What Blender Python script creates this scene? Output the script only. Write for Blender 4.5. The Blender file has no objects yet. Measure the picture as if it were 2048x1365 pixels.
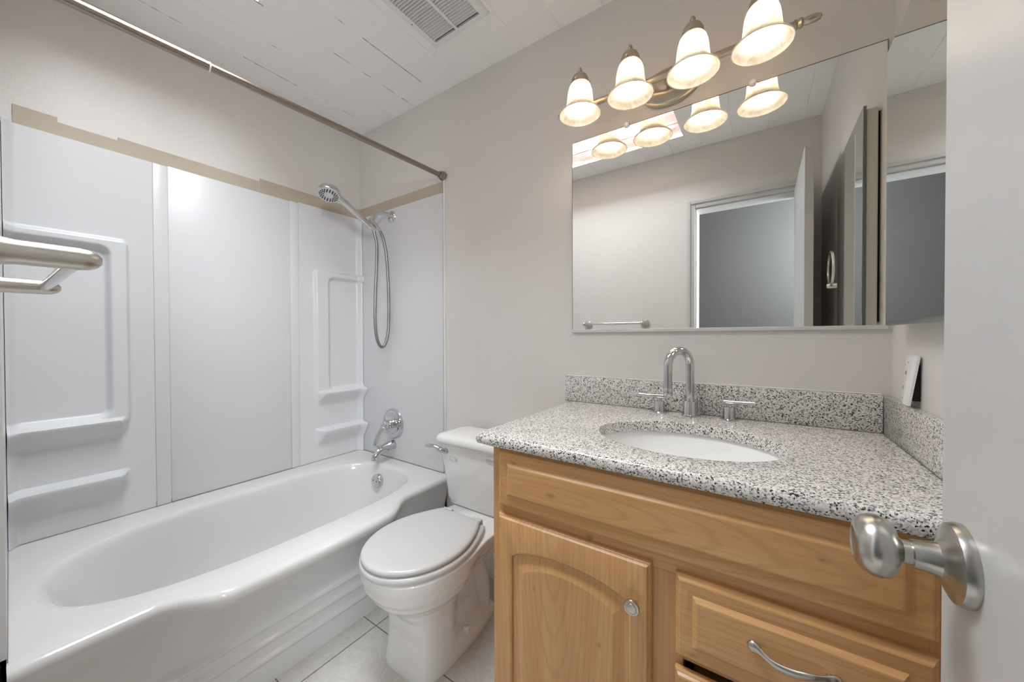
import bpy, bmesh, math, random
from mathutils import Vector, Matrix
random.seed(7)
S = bpy.context.scene
C = S.collection
PI = math.pi

# ------------------------------------------------------------------ camera
W, D, H = 2.418, 1.43, 2.442          # room width (x), depth (y), height (z)
cam_d = bpy.data.cameras.new('camera')
cam = bpy.data.objects.new('camera', cam_d)
C.objects.link(cam)
cam_d.sensor_width = 36.0
cam_d.lens = 36.0 * 724.27 / 2048.0
cam_d.clip_start = 0.01
yaw, pit, rol = 0.6011, -0.0106, -0.0031
r_ = Vector((math.cos(yaw), math.sin(yaw), 0))
f0 = Vector((-math.sin(yaw), math.cos(yaw), 0))
u0 = Vector((0, 0, 1))
fw = f0 * math.cos(pit) + u0 * math.sin(pit)
up = u0 * math.cos(pit) - f0 * math.sin(pit)
r2 = r_ * math.cos(rol) + up * math.sin(rol)
u2 = up * math.cos(rol) - r_ * math.sin(rol)
M = Matrix((r2, u2, -fw)).transposed().to_4x4()
M.translation = Vector((2.126, 0.0547, 1.153))
cam.matrix_world = M
S.camera = cam

# ------------------------------------------------------------------ light
SKY = 4.0                              # overcast sky seen through the skylight
BULB = 2.5                             # lamp bulbs
SX0, SX1, SY0, SY1, SZ = 0.534, 1.712, 0.245, 0.661, 2.84   # skylight opening and head
w = bpy.data.worlds.new('sky')
S.world = w
w.use_nodes = True
w.node_tree.nodes['Background'].inputs[0].default_value = (0.91, 0.96, 1.0, 1)
w.node_tree.nodes['Background'].inputs[1].default_value = SKY
pl = bpy.data.lights.new('skylight_portal', 'AREA')
pl.shape = 'RECTANGLE'
pl.size = SX1 - SX0 - 0.04
pl.size_y = SY1 - SY0 - 0.04
pl.cycles.is_portal = True
po = bpy.data.objects.new('skylight_portal', pl)
C.objects.link(po)
po.location = ((SX0 + SX1) / 2, (SY0 + SY1) / 2, SZ + 0.03)
hl = bpy.data.lights.new('hall_fill_light', 'AREA')  # added fill lamp, unseen in the hall; no window is modelled there
hl.shape = 'RECTANGLE'
hl.size, hl.size_y = 0.7, 0.9
hl.energy = 16.0
hl.color = (0.93, 0.97, 1.0)
ho = bpy.data.objects.new('hall_fill_light', hl)
C.objects.link(ho)
ho.location = (3.19, -0.62, 1.95)
ho.rotation_euler = (0, math.radians(90), 0)
S.view_settings.view_transform = 'Standard'
S.view_settings.look = 'None'
S.view_settings.gamma = 1.0
S.view_settings.use_curve_mapping = False
S.view_settings.exposure = 3.05
S.cycles.use_denoising = True
S.cycles.max_bounces = 14
S.cycles.diffuse_bounces = 8
S.cycles.glossy_bounces = 8
S.cycles.transmission_bounces = 8
S.cycles.sample_clamp_indirect = 6.0

# ------------------------------------------------------------------ helpers
def thing(name, label, cat, loc=(0, 0, 0), group=None):
    o = bpy.data.objects.new(name, None)
    C.objects.link(o)
    o.empty_display_size = 0.05
    o.location = loc
    o['label'] = label
    o['category'] = cat
    if group:
        o['group'] = group
    return o

def wloc(o):
    v = Vector((0, 0, 0))
    while o is not None:
        v += o.location
        o = o.parent
    return v

def obj(name, bm, mat, parent=None, smooth=True, ang=35, label=None, at=None):
    """one mesh object; vertices are given in world coordinates, origin moved to `at` or the parent's origin"""
    bmesh.ops.recalc_face_normals(bm, faces=bm.faces)
    off = Vector(at) if at is not None else (wloc(parent) if parent is not None else Vector((0, 0, 0)))
    bmesh.ops.translate(bm, verts=bm.verts, vec=-off)
    me = bpy.data.meshes.new(name)
    bm.to_mesh(me)
    bm.free()
    me.materials.append(mat)
    if smooth:
        for p in me.polygons:
            p.use_smooth = True
        me.set_sharp_from_angle(angle=math.radians(ang))
    o = bpy.data.objects.new(name, me)
    C.objects.link(o)
    if parent is not None:
        o.parent = parent
        o.location = off - wloc(parent)
    else:
        o.location = off
    if label:
        o['label'] = label
    return o

def tag(o, label, cat, group=None):
    o['label'] = label
    o['category'] = cat
    if group:
        o['group'] = group
    return o

def struct(o, label=None):
    o['kind'] = 'structure'
    if label:
        o['label'] = label
        o['category'] = label.split('|')[0] if '|' in label else o.name.split('_')[0]
    return o

def B():
    return bmesh.new()

def box(bm, x0, x1, y0, y1, z0, z1, bev=0.0, seg=2):
    vs = [bm.verts.new(p) for p in ((x0, y0, z0), (x1, y0, z0), (x1, y1, z0), (x0, y1, z0),
                                    (x0, y0, z1), (x1, y0, z1), (x1, y1, z1), (x0, y1, z1))]
    fs = [bm.faces.new([vs[i] for i in q]) for q in ((0, 3, 2, 1), (4, 5, 6, 7), (0, 1, 5, 4), (1, 2, 6, 5), (2, 3, 7, 6), (3, 0, 4, 7))]
    if bev > 0:
        es = set()
        for f in fs:
            es.update(f.edges)
        bmesh.ops.bevel(bm, geom=list(es), offset=bev, segments=seg, profile=0.5, affect='EDGES', clamp_overlap=True)
    return bm

def frame_of(axis):
    a = Vector(axis).normalized()
    t = Vector((0, 0, 1)) if abs(a.z) < 0.9 else Vector((1, 0, 0))
    u = a.cross(t).normalized()
    v = a.cross(u).normalized()
    return a, u, v

def lathe(bm, prof, org, axis=(0, 0, 1), n=32, squash=None):
    a, u, v = frame_of(axis)
    org = Vector(org)
    loops = []
    for r, h in prof:
        if r < 1e-6:
            loops.append([bm.verts.new(org + a * h)])
        else:
            loops.append([bm.verts.new(org + a * h + (u * math.cos(2 * PI * k / n) + v * math.sin(2 * PI * k / n) * (squash or 1)) * r) for k in range(n)])
    skin(bm, loops)
    return bm

def skin(bm, loops, closed=True):
    for A, Bq in zip(loops, loops[1:]):
        if len(A) == 1 and len(Bq) == 1:
            continue
        if len(A) == 1:
            n = len(Bq)
            for k in range(n if closed else n - 1):
                bm.faces.new((A[0], Bq[k], Bq[(k + 1) % n]))
        elif len(Bq) == 1:
            n = len(A)
            for k in range(n if closed else n - 1):
                bm.faces.new((A[k], Bq[0], A[(k + 1) % n]))
        else:
            n = len(A)
            for k in range(n if closed else n - 1):
                bm.faces.new((A[k], A[(k + 1) % n], Bq[(k + 1) % n], Bq[k]))

def loft(bm, loops, cap0=True, cap1=True, closed=True):
    L = [[bm.verts.new(p) for p in lp] for lp in loops]
    skin(bm, L, closed)
    if cap0:
        bm.faces.new(L[0])
    if cap1:
        bm.faces.new(L[-1])
    return L

def loft_(bm, loops):
    loft(bm, loops)
    return bm

def spline(pts, n=10):
    P = [Vector(p) for p in pts]
    P = [P[0] * 2 - P[1]] + P + [P[-1] * 2 - P[-2]]
    out = []
    for i in range(1, len(P) - 2):
        a, b, c, d = P[i - 1:i + 3]
        for k in range(n):
            t = k / n
            out.append(0.5 * ((2 * b) + (c - a) * t + (2 * a - 5 * b + 4 * c - d) * t * t + (3 * b - a - 3 * c + d) * t ** 3))
    out.append(P[-2])
    return out

def tube(bm, pts, r, n=14, caps=True, flat=1.0, upv=None):
    P = [Vector(p) for p in pts]
    R = r if isinstance(r, (list, tuple)) else [r] * len(P)
    T = []
    for i in range(len(P)):
        t = (P[min(i + 1, len(P) - 1)] - P[max(i - 1, 0)])
        T.append(t.normalized())
    ref = Vector(upv) if upv else (Vector((0, 0, 1)) if abs(T[0].z) < 0.9 else Vector((1, 0, 0)))
    u = (ref - T[0] * ref.dot(T[0])).normalized()
    loops = []
    for i, p in enumerate(P):
        u = (u - T[i] * u.dot(T[i])).normalized()
        v = T[i].cross(u)
        loops.append([p + (u * math.cos(2 * PI * k / n) * flat + v * math.sin(2 * PI * k / n)) * R[i] for k in range(n)])
    loft(bm, loops, caps, caps)
    return bm

def rrect(x0, x1, y0, y1, r, n=6):
    """rounded rectangle outline, counter-clockwise"""
    out = []
    for cx, cy, a0 in ((x1 - r, y1 - r, 0), (x0 + r, y1 - r, PI / 2), (x0 + r, y0 + r, PI), (x1 - r, y0 + r, 1.5 * PI)):
        for k in range(n + 1):
            a = a0 + k / n * PI / 2
            out.append((cx + r * math.cos(a), cy + r * math.sin(a)))
    return out

def ss(a, b, x):
    if a == b:
        return 1.0 if x >= a else 0.0
    t = min(1, max(0, (x - a) / (b - a)))
    return t * t * (3 - 2 * t)

# ------------------------------------------------------------------ materials
def mat(name, col, rough=0.5, metal=0.0, spec=0.5, **kw):
    m = bpy.data.materials.new(name)
    m.use_nodes = True
    b = m.node_tree.nodes['Principled BSDF']
    b.inputs['Base Color'].default_value = (*col, 1)
    b.inputs['Roughness'].default_value = rough
    b.inputs['Metallic'].default_value = metal
    b.inputs['Specular IOR Level'].default_value = spec
    for k, v in kw.items():
        b.inputs[k].default_value = v
    return m

def nd(m, t, **kw):
    n = m.node_tree.nodes.new(t)
    for k, v in kw.items():
        setattr(n, k, v)
    return n

def lk(m, a, b):
    m.node_tree.links.new(a, b)

def coords(m, scale=(1, 1, 1), rot=(0, 0, 0), loc=(0, 0, 0)):
    # position in the room, so that no pattern depends on how an object is split
    g = nd(m, 'ShaderNodeNewGeometry')
    mp = nd(m, 'ShaderNodeMapping')
    mp.inputs['Scale'].default_value = scale
    mp.inputs['Rotation'].default_value = rot
    mp.inputs['Location'].default_value = loc
    lk(m, g.outputs['Position'], mp.inputs['Vector'])
    return mp.outputs['Vector']

def noise(m, vec, scale, detail=3, rough=0.5, dist=0.0):
    n = nd(m, 'ShaderNodeTexNoise')
    n.inputs['Scale'].default_value = scale
    n.inputs['Detail'].default_value = detail
    n.inputs['Roughness'].default_value = rough
    n.inputs['Distortion'].default_value = dist
    lk(m, vec, n.inputs['Vector'])
    return n.outputs['Fac']

def ramp(m, fac, stops, interp='LINEAR'):
    n = nd(m, 'ShaderNodeValToRGB')
    n.color_ramp.interpolation = interp
    el = n.color_ramp.elements
    while len(el) < len(stops):
        el.new(0.5)
    for e, (p, c) in zip(el, stops):
        e.position = p
        e.color = (*c, 1) if len(c) == 3 else c
    lk(m, fac, n.inputs['Fac'])
    return n.outputs['Color']

def bump(m, fac, dist, strength=1.0):
    n = nd(m, 'ShaderNodeBump')
    n.inputs['Distance'].default_value = dist
    n.inputs['Strength'].default_value = strength
    lk(m, fac, n.inputs['Height'])
    lk(m, n.outputs['Normal'], m.node_tree.nodes['Principled BSDF'].inputs['Normal'])

def setcol(m, out):
    lk(m, out, m.node_tree.nodes['Principled BSDF'].inputs['Base Color'])

def mixc(m, fac, a, b, mode='MIX'):
    n = nd(m, 'ShaderNodeMix', data_type='RGBA', blend_type=mode)
    for s, v in ((n.inputs[0], fac), (n.inputs[6], a), (n.inputs[7], b)):
        if isinstance(v, (int, float)):
            s.default_value = v
        elif isinstance(v, tuple):
            s.default_value = (*v, 1)
        else:
            lk(m, v, s)
    return n.outputs[2]

def paint(name, col, rough=0.5, bs=140, bd=0.0006):
    m = mat(name, col, rough)
    v = coords(m)
    n1 = noise(m, v, 2.2, 3)
    setcol(m, ramp(m, n1, [(0.3, tuple(c * 0.975 for c in col)), (0.7, tuple(min(1, c * 1.02) for c in col))]))
    bump(m, noise(m, v, bs, 3, 0.6), bd, 0.6)
    return m

M_wall = paint('warm_grey_wall_paint', (0.695, 0.668, 0.642), 0.42, 95, 0.0008)
M_door = paint('door_white_paint', (0.52, 0.513, 0.507), 0.38, 60, 0.0006)
M_trim = paint('trim_white_paint', (0.54, 0.535, 0.525), 0.4, 90, 0.0003)
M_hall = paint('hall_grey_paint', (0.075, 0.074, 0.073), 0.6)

M_ceil = mat('white_plank_paint', (0.93, 0.922, 0.905), 0.5)
def _ceil():
    m = M_ceil
    v = coords(m)
    # hairline cracks that come and go along the board joints (boards are 0.1813 wide, first joint at x = 0.166)
    sx = nd(m, 'ShaderNodeSeparateXYZ')
    lk(m, v, sx.inputs[0])
    def mth(op, a, b=None, c=None):
        n = nd(m, 'ShaderNodeMath', operation=op)
        for i, q in enumerate((a, b, c)):
            if q is None:
                continue
            if isinstance(q, (int, float)):
                n.inputs[i].default_value = q
            else:
                lk(m, q, n.inputs[i])
        return n.outputs[0]
    wob = mth('MULTIPLY', mth('SUBTRACT', noise(m, v, 30, 2), 0.5), 0.004)
    t = mth('DIVIDE', mth('SUBTRACT', mth('ADD', sx.outputs[0], wob), 0.166), 0.1813)
    fr = mth('ABSOLUTE', mth('SUBTRACT', t, mth('ROUND', t)))
    line = mth('LESS_THAN', fr, 0.0085)
    cr = noise(m, coords(m, (7.0, 5.0, 1.0)), 1.0, 2)
    gate = mth('MULTIPLY', line, mth('GREATER_THAN', cr, 0.53))
    left = mth('LESS_THAN', sx.outputs[0], 0.8)
    setcol(m, mixc(m, mth('MULTIPLY', gate, left), (0.93, 0.922, 0.905), (0.10, 0.09, 0.085)))
    bump(m, noise(m, v, 55, 3), 0.0006, 0.6)
_ceil()

M_acryl = mat('white_acrylic', (0.66, 0.666, 0.678), 0.3, spec=0.5)
M_tub = mat('white_enamel', (0.64, 0.64, 0.638), 0.10, spec=0.55)
M_china = mat('white_china', (0.78, 0.775, 0.765), 0.09, spec=0.55)
M_seat = mat('white_seat_plastic', (0.55, 0.547, 0.543), 0.28)
M_sink = mat('white_sink_china', (0.92, 0.92, 0.915), 0.12)
M_plast = mat('white_plastic', (0.82, 0.82, 0.81), 0.3)
M_ivory = mat('ivory_plastic', (0.74, 0.72, 0.64), 0.35)
M_dark = mat('black_void', (0.012, 0.011, 0.010), 0.8)
M_caulk = mat('dirty_caulk', (0.16, 0.15, 0.14), 0.8)
M_chrome = mat('polished_chrome', (0.64, 0.64, 0.65), 0.07, 1.0)
M_hose = mat('hose_steel', (0.30, 0.30, 0.30), 0.38, 1.0)
M_rubber = mat('grey_nozzle_rubber', (0.06, 0.06, 0.065), 0.6)
M_face = mat('satin_spray_face', (0.62, 0.62, 0.62), 0.35, 0.3)
M_nickel = mat('brushed_nickel', (0.60, 0.565, 0.52), 0.30, 1.0)
M_knobm = mat('satin_nickel', (0.52, 0.50, 0.47), 0.27, 1.0)
M_brass = mat('antique_nickel', (0.52, 0.46, 0.36), 0.28, 1.0)
M_rod = mat('bronze_rod', (0.34, 0.29, 0.25), 0.24, 1.0)
M_rodj = mat('clear_plastic_collar', (0.75, 0.73, 0.70), 0.3)
M_mirror = mat('mirror_silver', (0.90, 0.915, 0.90), 0.0, 1.0)
M_edge = mat('mirror_edge', (0.22, 0.23, 0.22), 0.25, 0.6)
M_chan = mat('aluminium_channel', (0.66, 0.655, 0.64), 0.35, 0.25)
M_clip = mat('clear_clip', (0.85, 0.83, 0.78), 0.12, spec=0.8)
M_cream = paint('cream_cabinet_paint', (0.68, 0.65, 0.58), 0.4)

M_tan = mat('tan_adhesive_band', (0.46, 0.385, 0.29), 0.6)
setcol(M_tan, ramp(M_tan, noise(M_tan, coords(M_tan, (1, 1, 1)), 5, 4), [(0.35, (0.44, 0.38, 0.30)), (0.7, (0.50, 0.43, 0.34))]))

def _floor():
    m = mat('beige_grey_floor_tile', (0.5, 0.49, 0.47), 0.32)
    br = nd(m, 'ShaderNodeTexBrick')
    br.offset = 0.0
    br.squash = 1.0
    br.inputs['Scale'].default_value = 1.0
    br.inputs['Mortar Size'].default_value = 0.0022
    br.inputs['Mortar Smooth'].default_value = 0.1
    br.inputs['Brick Width'].default_value = 0.33
    br.inputs['Row Height'].default_value = 0.33
    lk(m, coords(m, loc=(-0.862 + 0.33 * 5, -0.93 + 0.33 * 5, 0)), br.inputs['Vector'])
    v = coords(m)
    vein = ramp(m, noise(m, v, 9, 5, 0.6, 1.6), [(0.40, (0.55, 0.53, 0.50)), (0.49, (0.50, 0.48, 0.45)), (0.52, (0.56, 0.545, 0.515)), (0.7, (0.52, 0.50, 0.475))])
    setcol(m, mixc(m, br.outputs['Fac'], vein, (0.17, 0.15, 0.13)))
    bump(m, br.outputs['Fac'], -0.0012)
    return m
M_floor = _floor()

def _granite():
    m = mat('speckled_granite', (0.4, 0.4, 0.4), 0.16, spec=0.5)
    v = coords(m)
    vo = nd(m, 'ShaderNodeTexVoronoi')
    vo.inputs['Scale'].default_value = 400
    vo.inputs['Randomness'].default_value = 1.0
    # wobble the cells
    nz = nd(m, 'ShaderNodeTexNoise')
    nz.inputs['Scale'].default_value = 480
    lk(m, v, nz.inputs['Vector'])
    va = nd(m, 'ShaderNodeVectorMath', operation='MULTIPLY_ADD')
    lk(m, nz.outputs['Color'], va.inputs[0])
    va.inputs[1].default_value = (0.0026, 0.0026, 0.0026)
    lk(m, v, va.inputs[2])
    lk(m, va.outputs[0], vo.inputs['Vector'])
    sp = nd(m, 'ShaderNodeSeparateColor')
    lk(m, vo.outputs['Color'], sp.inputs[0])
    c1 = ramp(m, sp.outputs[0], [(0.0, (0.035, 0.037, 0.04)), (0.13, (0.26, 0.26, 0.26)), (0.29, (0.62, 0.61, 0.585)), (0.60, (0.83, 0.80, 0.765)), (0.84, (0.74, 0.66, 0.585))], 'CONSTANT')
    setcol(m, c1)
    return m
M_gran = _granite()

def wood(name, grain, tint=1.0):
    """honey maple; grain = axis (0, 1, 2) the fibres run along"""
    base = [(0.66, 0.365, 0.152), (0.72, 0.43, 0.195), (0.60, 0.32, 0.128)]
    base = [tuple(c * tint for c in b) for b in base]
    m = mat(name, base[0], 0.27, spec=0.5)
    sc = [1.0, 1.0, 1.0]
    for i in range(3):
        sc[i] = 1.5 if i == grain else 22.0
    v = coords(m, tuple(sc))
    g1 = noise(m, v, 1.4, 5, 0.62, 0.7)
    c = ramp(m, g1, [(0.25, base[2]), (0.5, base[0]), (0.75, base[1])])
    sc2 = [9.0 if i == grain else 240.0 for i in range(3)]
    fine = noise(m, coords(m, tuple(sc2)), 1.0, 3, 0.6)
    c = mixc(m, ramp(m, fine, [(0.30, (0.30,) * 3), (0.42, (0.0,) * 3)]), c, tuple(x * 0.72 for x in base[2]))
    # cathedral figure
    wv = nd(m, 'ShaderNodeTexWave', wave_type='RINGS', rings_direction='SPHERICAL')
    wv.inputs['Scale'].default_value = 1.0
    wv.inputs['Distortion'].default_value = 3.0
    wv.inputs['Detail'].default_value = 3.0
    wv.inputs['Detail Scale'].default_value = 1.2
    sc3 = [3.5 if i == grain else 26.0 for i in range(3)]
    lk(m, coords(m, tuple(sc3), loc=(-1.712 * sc3[0], -0.82 * sc3[1], -0.772 * sc3[2])), wv.inputs['Vector'])
    c = mixc(m, ramp(m, wv.outputs['Fac'], [(0.0, (0.34,) * 3), (0.28, (0.0,) * 3)]), c, tuple(x * 0.80 for x in base[2]))
    # large tonal patches
    big = noise(m, coords(m, tuple(1.2 if i == grain else 6.0 for i in range(3))), 1.3, 2)
    c = mixc(m, ramp(m, big, [(0.35, (0.18,) * 3), (0.6, (0.0,) * 3)]), c, (0.40 * tint, 0.20 * tint, 0.085 * tint))
    # a few small knots
    for kx, kz, kr in ((1.712, 0.772, 0.006), (1.60, 0.826, 0.003), (1.80, 0.688, 0.004), (1.66, 0.52, 0.0028), (1.83, 0.46, 0.003), (2.02, 0.535, 0.004), (2.21, 0.79, 0.003)):
        mp = coords(m, (0.55, 0.0, 1.0) if grain == 0 else (1.0, 0.0, 0.55), loc=(-kx * (0.55 if grain == 0 else 1), 0, -kz * (1 if grain == 0 else 0.55)))
        ln_ = nd(m, 'ShaderNodeVectorMath', operation='LENGTH')
        lk(m, mp, ln_.inputs[0])
        c = mixc(m, ramp(m, ln_.outputs['Value'], [(kr * 0.3, (0.75,) * 3), (kr * 1.5, (0.0,) * 3)]), c, tuple(x * 0.5 for x in base[2]))
    setcol(m, c)
    return m
M_wx = wood('honey_maple_horizontal', 0)
M_wz = wood('honey_maple_vertical', 2)

def _shaft():
    m = mat('whitewashed_pine_boards', (0.6, 0.5, 0.45), 0.6)
    v = coords(m, (2.0, 2.0, 16.0))
    c = ramp(m, noise(m, v, 1.6, 5, 0.6, 0.5), [(0.25, (0.15, 0.08, 0.06)), (0.5, (0.21, 0.125, 0.10)), (0.75, (0.27, 0.18, 0.15))])
    pat = noise(m, coords(m, (3, 3, 7)), 1.5, 4, 0.6)
    c = mixc(m, ramp(m, pat, [(0.48, (0, 0, 0)), (0.60, (0.85,) * 3)]), c, (0.36, 0.33, 0.30))
    kn = nd(m, 'ShaderNodeTexVoronoi')
    kn.inputs['Scale'].default_value = 9
    lk(m, coords(m), kn.inputs['Vector'])
    c = mixc(m, ramp(m, kn.outputs['Distance'], [(0.06, (0.8,) * 3), (0.12, (0, 0, 0))]), c, (0.25, 0.13, 0.09))
    setcol(m, c)
    return m
M_shaft = _shaft()

def _shade():
    m = bpy.data.materials.new('alabaster_glass')
    m.use_nodes = True
    nt = m.node_tree
    for n in list(nt.nodes):
        nt.nodes.remove(n)
    out = nd(m, 'ShaderNodeOutputMaterial')
    tr = nd(m, 'ShaderNodeBsdfTranslucent')
    df = nd(m, 'ShaderNodeBsdfDiffuse')
    gl = nd(m, 'ShaderNodeBsdfGlossy')
    gl.inputs['Roughness'].default_value = 0.12
    v = coords(m)
    c = ramp(m, noise(m, v, 26, 4, 0.6, 1.2), [(0.35, (0.74, 0.68, 0.60)), (0.6, (0.93, 0.91, 0.86))])
    lk(m, c, tr.inputs['Color'])
    lk(m, c, df.inputs['Color'])
    m1 = nd(m, 'ShaderNodeMixShader')
    m1.inputs[0].default_value = 0.55
    lk(m, tr.outputs[0], m1.inputs[1])
    lk(m, df.outputs[0], m1.inputs[2])
    m2 = nd(m, 'ShaderNodeMixShader')
    m2.inputs[0].default_value = 0.05
    lk(m, m1.outputs[0], m2.inputs[1])
    lk(m, gl.outputs[0], m2.inputs[2])
    lk(m, m2.outputs[0], out.inputs['Surface'])
    return m
M_shade = _shade()
M_bulb = mat('lit_bulb', (1, 1, 1), 0.4)
_b = M_bulb.node_tree.nodes['Principled BSDF']
_b.inputs['Emission Color'].default_value = (1.0, 0.84, 0.64, 1)
_b.inputs['Emission Strength'].default_value = BULB

# ------------------------------------------------------------------ the room
HY0 = -1.15                                # far side of the hall
bm = box(B(), -0.12, 3.3, HY0 - 0.1, D + 0.12, -0.08, 0.0)
struct(obj('floor', bm, M_floor, smooth=False), 'pale beige-grey stone-look tile floor')

bm = B()
PX = [0.0] + [0.166 + 0.1813 * k for k in range(13)] + [W]
for a, b in zip(PX, PX[1:]):
    xs_ = [a, b]
    for e in (SX0, SX1):
        if a + 1e-4 < e < b - 1e-4:
            xs_ = [a, e, b]
    def plank(x0, x1, y0, y1, lo, hi):
        g = 0.0035
        zt = H + 0.02
        z0, z1 = H, H + 0.004
        xl = x0 + (g if lo else 0)
        xr = x1 - (g if hi else 0)
        pts = [(x0, z1 if lo else z0), (xl, z0), (xr, z0), (x1, z1 if hi else z0), (x1, zt), (x0, zt)]
        loft(bm, [[(p[0], y0, p[1]) for p in pts], [(p[0], y1, p[1]) for p in pts]])
    for x0, x1 in zip(xs_, xs_[1:]):
        lo, hi = (x0 == a and a > 0), (x1 == b and b < W)
        if x0 > SX0 - 1e-4 and x1 < SX1 + 1e-4:
            plank(x0, x1, 0.0, SY0, lo, hi)
            plank(x0, x1, SY1, D + 0.02, lo, hi)
        else:
            plank(x0, x1, 0.0, D + 0.02, lo, hi)
bmesh.ops.remove_doubles(bm, verts=bm.verts, dist=1e-6)
struct(obj('ceiling', bm, M_ceil, smooth=False), 'white painted plank ceiling with a skylight opening')

struct(obj('wall_left', box(B(), -0.12, 0.0, -0.1, D + 0.12, 0, H + 0.12), M_wall, smooth=False), 'warm grey wall above the bathtub')
struct(obj('wall_back', box(B(), 0.0, W, D, D + 0.12, 0, H + 0.12), M_wall, smooth=False), 'warm grey wall behind the vanity and toilet')
struct(obj('wall_right', box(B(), W, W + 0.12, -0.1, D + 0.12, 0, H + 0.12), M_wall, smooth=False), 'warm grey wall beside the medicine cabinet')
DW, DX0, DX1, DZ = 0.03, 1.752, 2.332, 2.034    # door wall face, opening
bm = B()
box(bm, 0.0, DX0, -0.10, DW, 0, H + 0.12)
box(bm, DX1, W, -0.10, DW, 0, H + 0.12)
box(bm, DX0, DX1, -0.10, DW, DZ, H + 0.12)
loft(bm, [[(0.0, DW - 0.01, z), (0.745, DW - 0.01, z), (0.745, 0.0665, z), (0.0, 0.0835, z)] for z in (0, H)])   # furred-out end of the tub alcove
struct(obj('wall_front', bm, M_wall, smooth=False), 'grey wall with the doorway, seen in the mirror')

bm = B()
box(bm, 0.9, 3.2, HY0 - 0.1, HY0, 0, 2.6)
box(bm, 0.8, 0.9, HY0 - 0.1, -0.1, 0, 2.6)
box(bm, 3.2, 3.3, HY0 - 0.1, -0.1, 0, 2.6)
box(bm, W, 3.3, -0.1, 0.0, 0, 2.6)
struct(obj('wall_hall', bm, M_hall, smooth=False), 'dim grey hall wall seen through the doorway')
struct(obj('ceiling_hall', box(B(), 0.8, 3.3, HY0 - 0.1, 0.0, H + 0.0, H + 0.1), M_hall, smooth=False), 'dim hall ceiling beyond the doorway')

# door casing (stepped profile) and jamb
bm = B()
def casing(bm, y0, y1, o, i):
    # left leg, right leg, head
    box(bm, DX0 - o, DX0 - i, y0, y1, 0, DZ + o, 0.003, 1)
    box(bm, DX1 + i, min(DX1 + o, W - 0.001), y0, y1, 0, DZ + o, 0.003, 1)
    box(bm, DX0 - i, DX1 + i, y0, y1, DZ + i, DZ + o, 0.003, 1)
casing(bm, DW, DW + 0.012, 0.045, -0.006)
casing(bm, DW, DW + 0.018, 0.045, 0.022)
struct(obj('trim_1', bm, M_trim), 'white stepped casing around the doorway')
bm = B()
box(bm, DX0, DX0 + 0.012, -0.10, DW + 0.001, 0, DZ)
box(bm, DX1 - 0.012, DX1, -0.10, DW + 0.001, 0, DZ)
box(bm, DX0 + 0.012, DX1 - 0.012, -0.10, DW + 0.001, DZ - 0.012, DZ)
struct(obj('trim_2', bm, M_trim, smooth=False), 'white jamb lining the doorway')

# baseboard on the back wall between tub and vanity
bm = B()
prof = [(0, 0), (0.014, 0), (0.014, 0.095), (0.011, 0.102), (0.011, 0.112), (0.007, 0.122), (0.006, 0.136), (0, 0.138)]
loft(bm, [[(x, D - p[0], p[1]) for p in prof] for x in (0.82, 1.518)])
struct(obj('baseboard_back', bm, M_plast, ang=20), 'white profiled baseboard behind the toilet')

# tan bands above the surround (old adhesive / bare plaster), pieces of slightly different height
bm = B()
zb = 1.892
for y0, y1, z1 in ((0.118, 0.215, 1.962), (0.215, 0.366, 1.945), (0.366, 0.860, 1.957), (0.864, D - 0.003, 1.972)):
    box(bm, 0.0, 0.0045, y0, y1, zb, z1)
struct(obj('trim_3', bm, M_tan, smooth=False), 'tan band above the surround on the left wall')
bm = B()
box(bm, 0.0, 0.748, D - 0.0045, D, 1.905, 1.972)
struct(obj('trim_4', bm, M_tan, smooth=False), 'tan band above the surround on the back wall')
bm = B()
box(bm, 0.752, 0.762, D - 0.007, D, 0.40, 1.985, 0.002, 2)
struct(obj('trim_5', bm, M_plast), 'thin white edge strip at the end of the shower wall')

# skylight: boarded shaft, white rim, glazing bar frame
sk = bpy.data.objects.new('window_1', None)
C.objects.link(sk)
sk.location = ((SX0 + SX1) / 2, (SY0 + SY1) / 2, H)
struct(sk, 'skylight shaft lined with pinkish whitewashed boards')
bm = B()
z = H + 0.0202
for h in (0.075, 0.12, 0.12, 0.063):
    g = 0.003
    for x0, x1, y0, y1 in ((SX0 - 0.018, SX1 + 0.018, SY0 - 0.018, SY0), (SX0 - 0.018, SX1 + 0.018, SY1, SY1 + 0.018),
                           (SX0 - 0.018, SX0, SY0 + 0.0005, SY1 - 0.0005), (SX1, SX1 + 0.018, SY0 + 0.0005, SY1 - 0.0005)):
        box(bm, x0, x1, y0, y1, z, z + h - g)
    z += h
for x0, x1, y0, y1 in ((SX0 - 0.03, SX1 + 0.03, SY0 - 0.03, SY0 - 0.0185), (SX0 - 0.03, SX1 + 0.03, SY1 + 0.0185, SY1 + 0.03),
                       (SX0 - 0.03, SX0 - 0.0185, SY0 - 0.0185, SY1 + 0.0185), (SX1 + 0.0185, SX1 + 0.03, SY0 - 0.0185, SY1 + 0.0185)):
    box(bm, x0, x1, y0, y1, H + 0.0202, z)
obj('shaft_lining', bm, M_shaft, sk, smooth=False)
bm = B()
t = 0.03
for x0, x1, y0, y1 in ((SX0 - .03, SX1 + .03, SY0 - .03, SY0 + .01), (SX0 - .03, SX1 + .03, SY1 - .01, SY1 + .03), (SX0 - .03, SX0 + .01, SY0 + .01, SY1 - .01), (SX1 - .01, SX1 + .03, SY0 + .01, SY1 - .01)):
    box(bm, x0, x1, y0, y1, z, z + 0.05)
obj('skylight_frame', bm, M_trim, sk, smooth=False)

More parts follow.
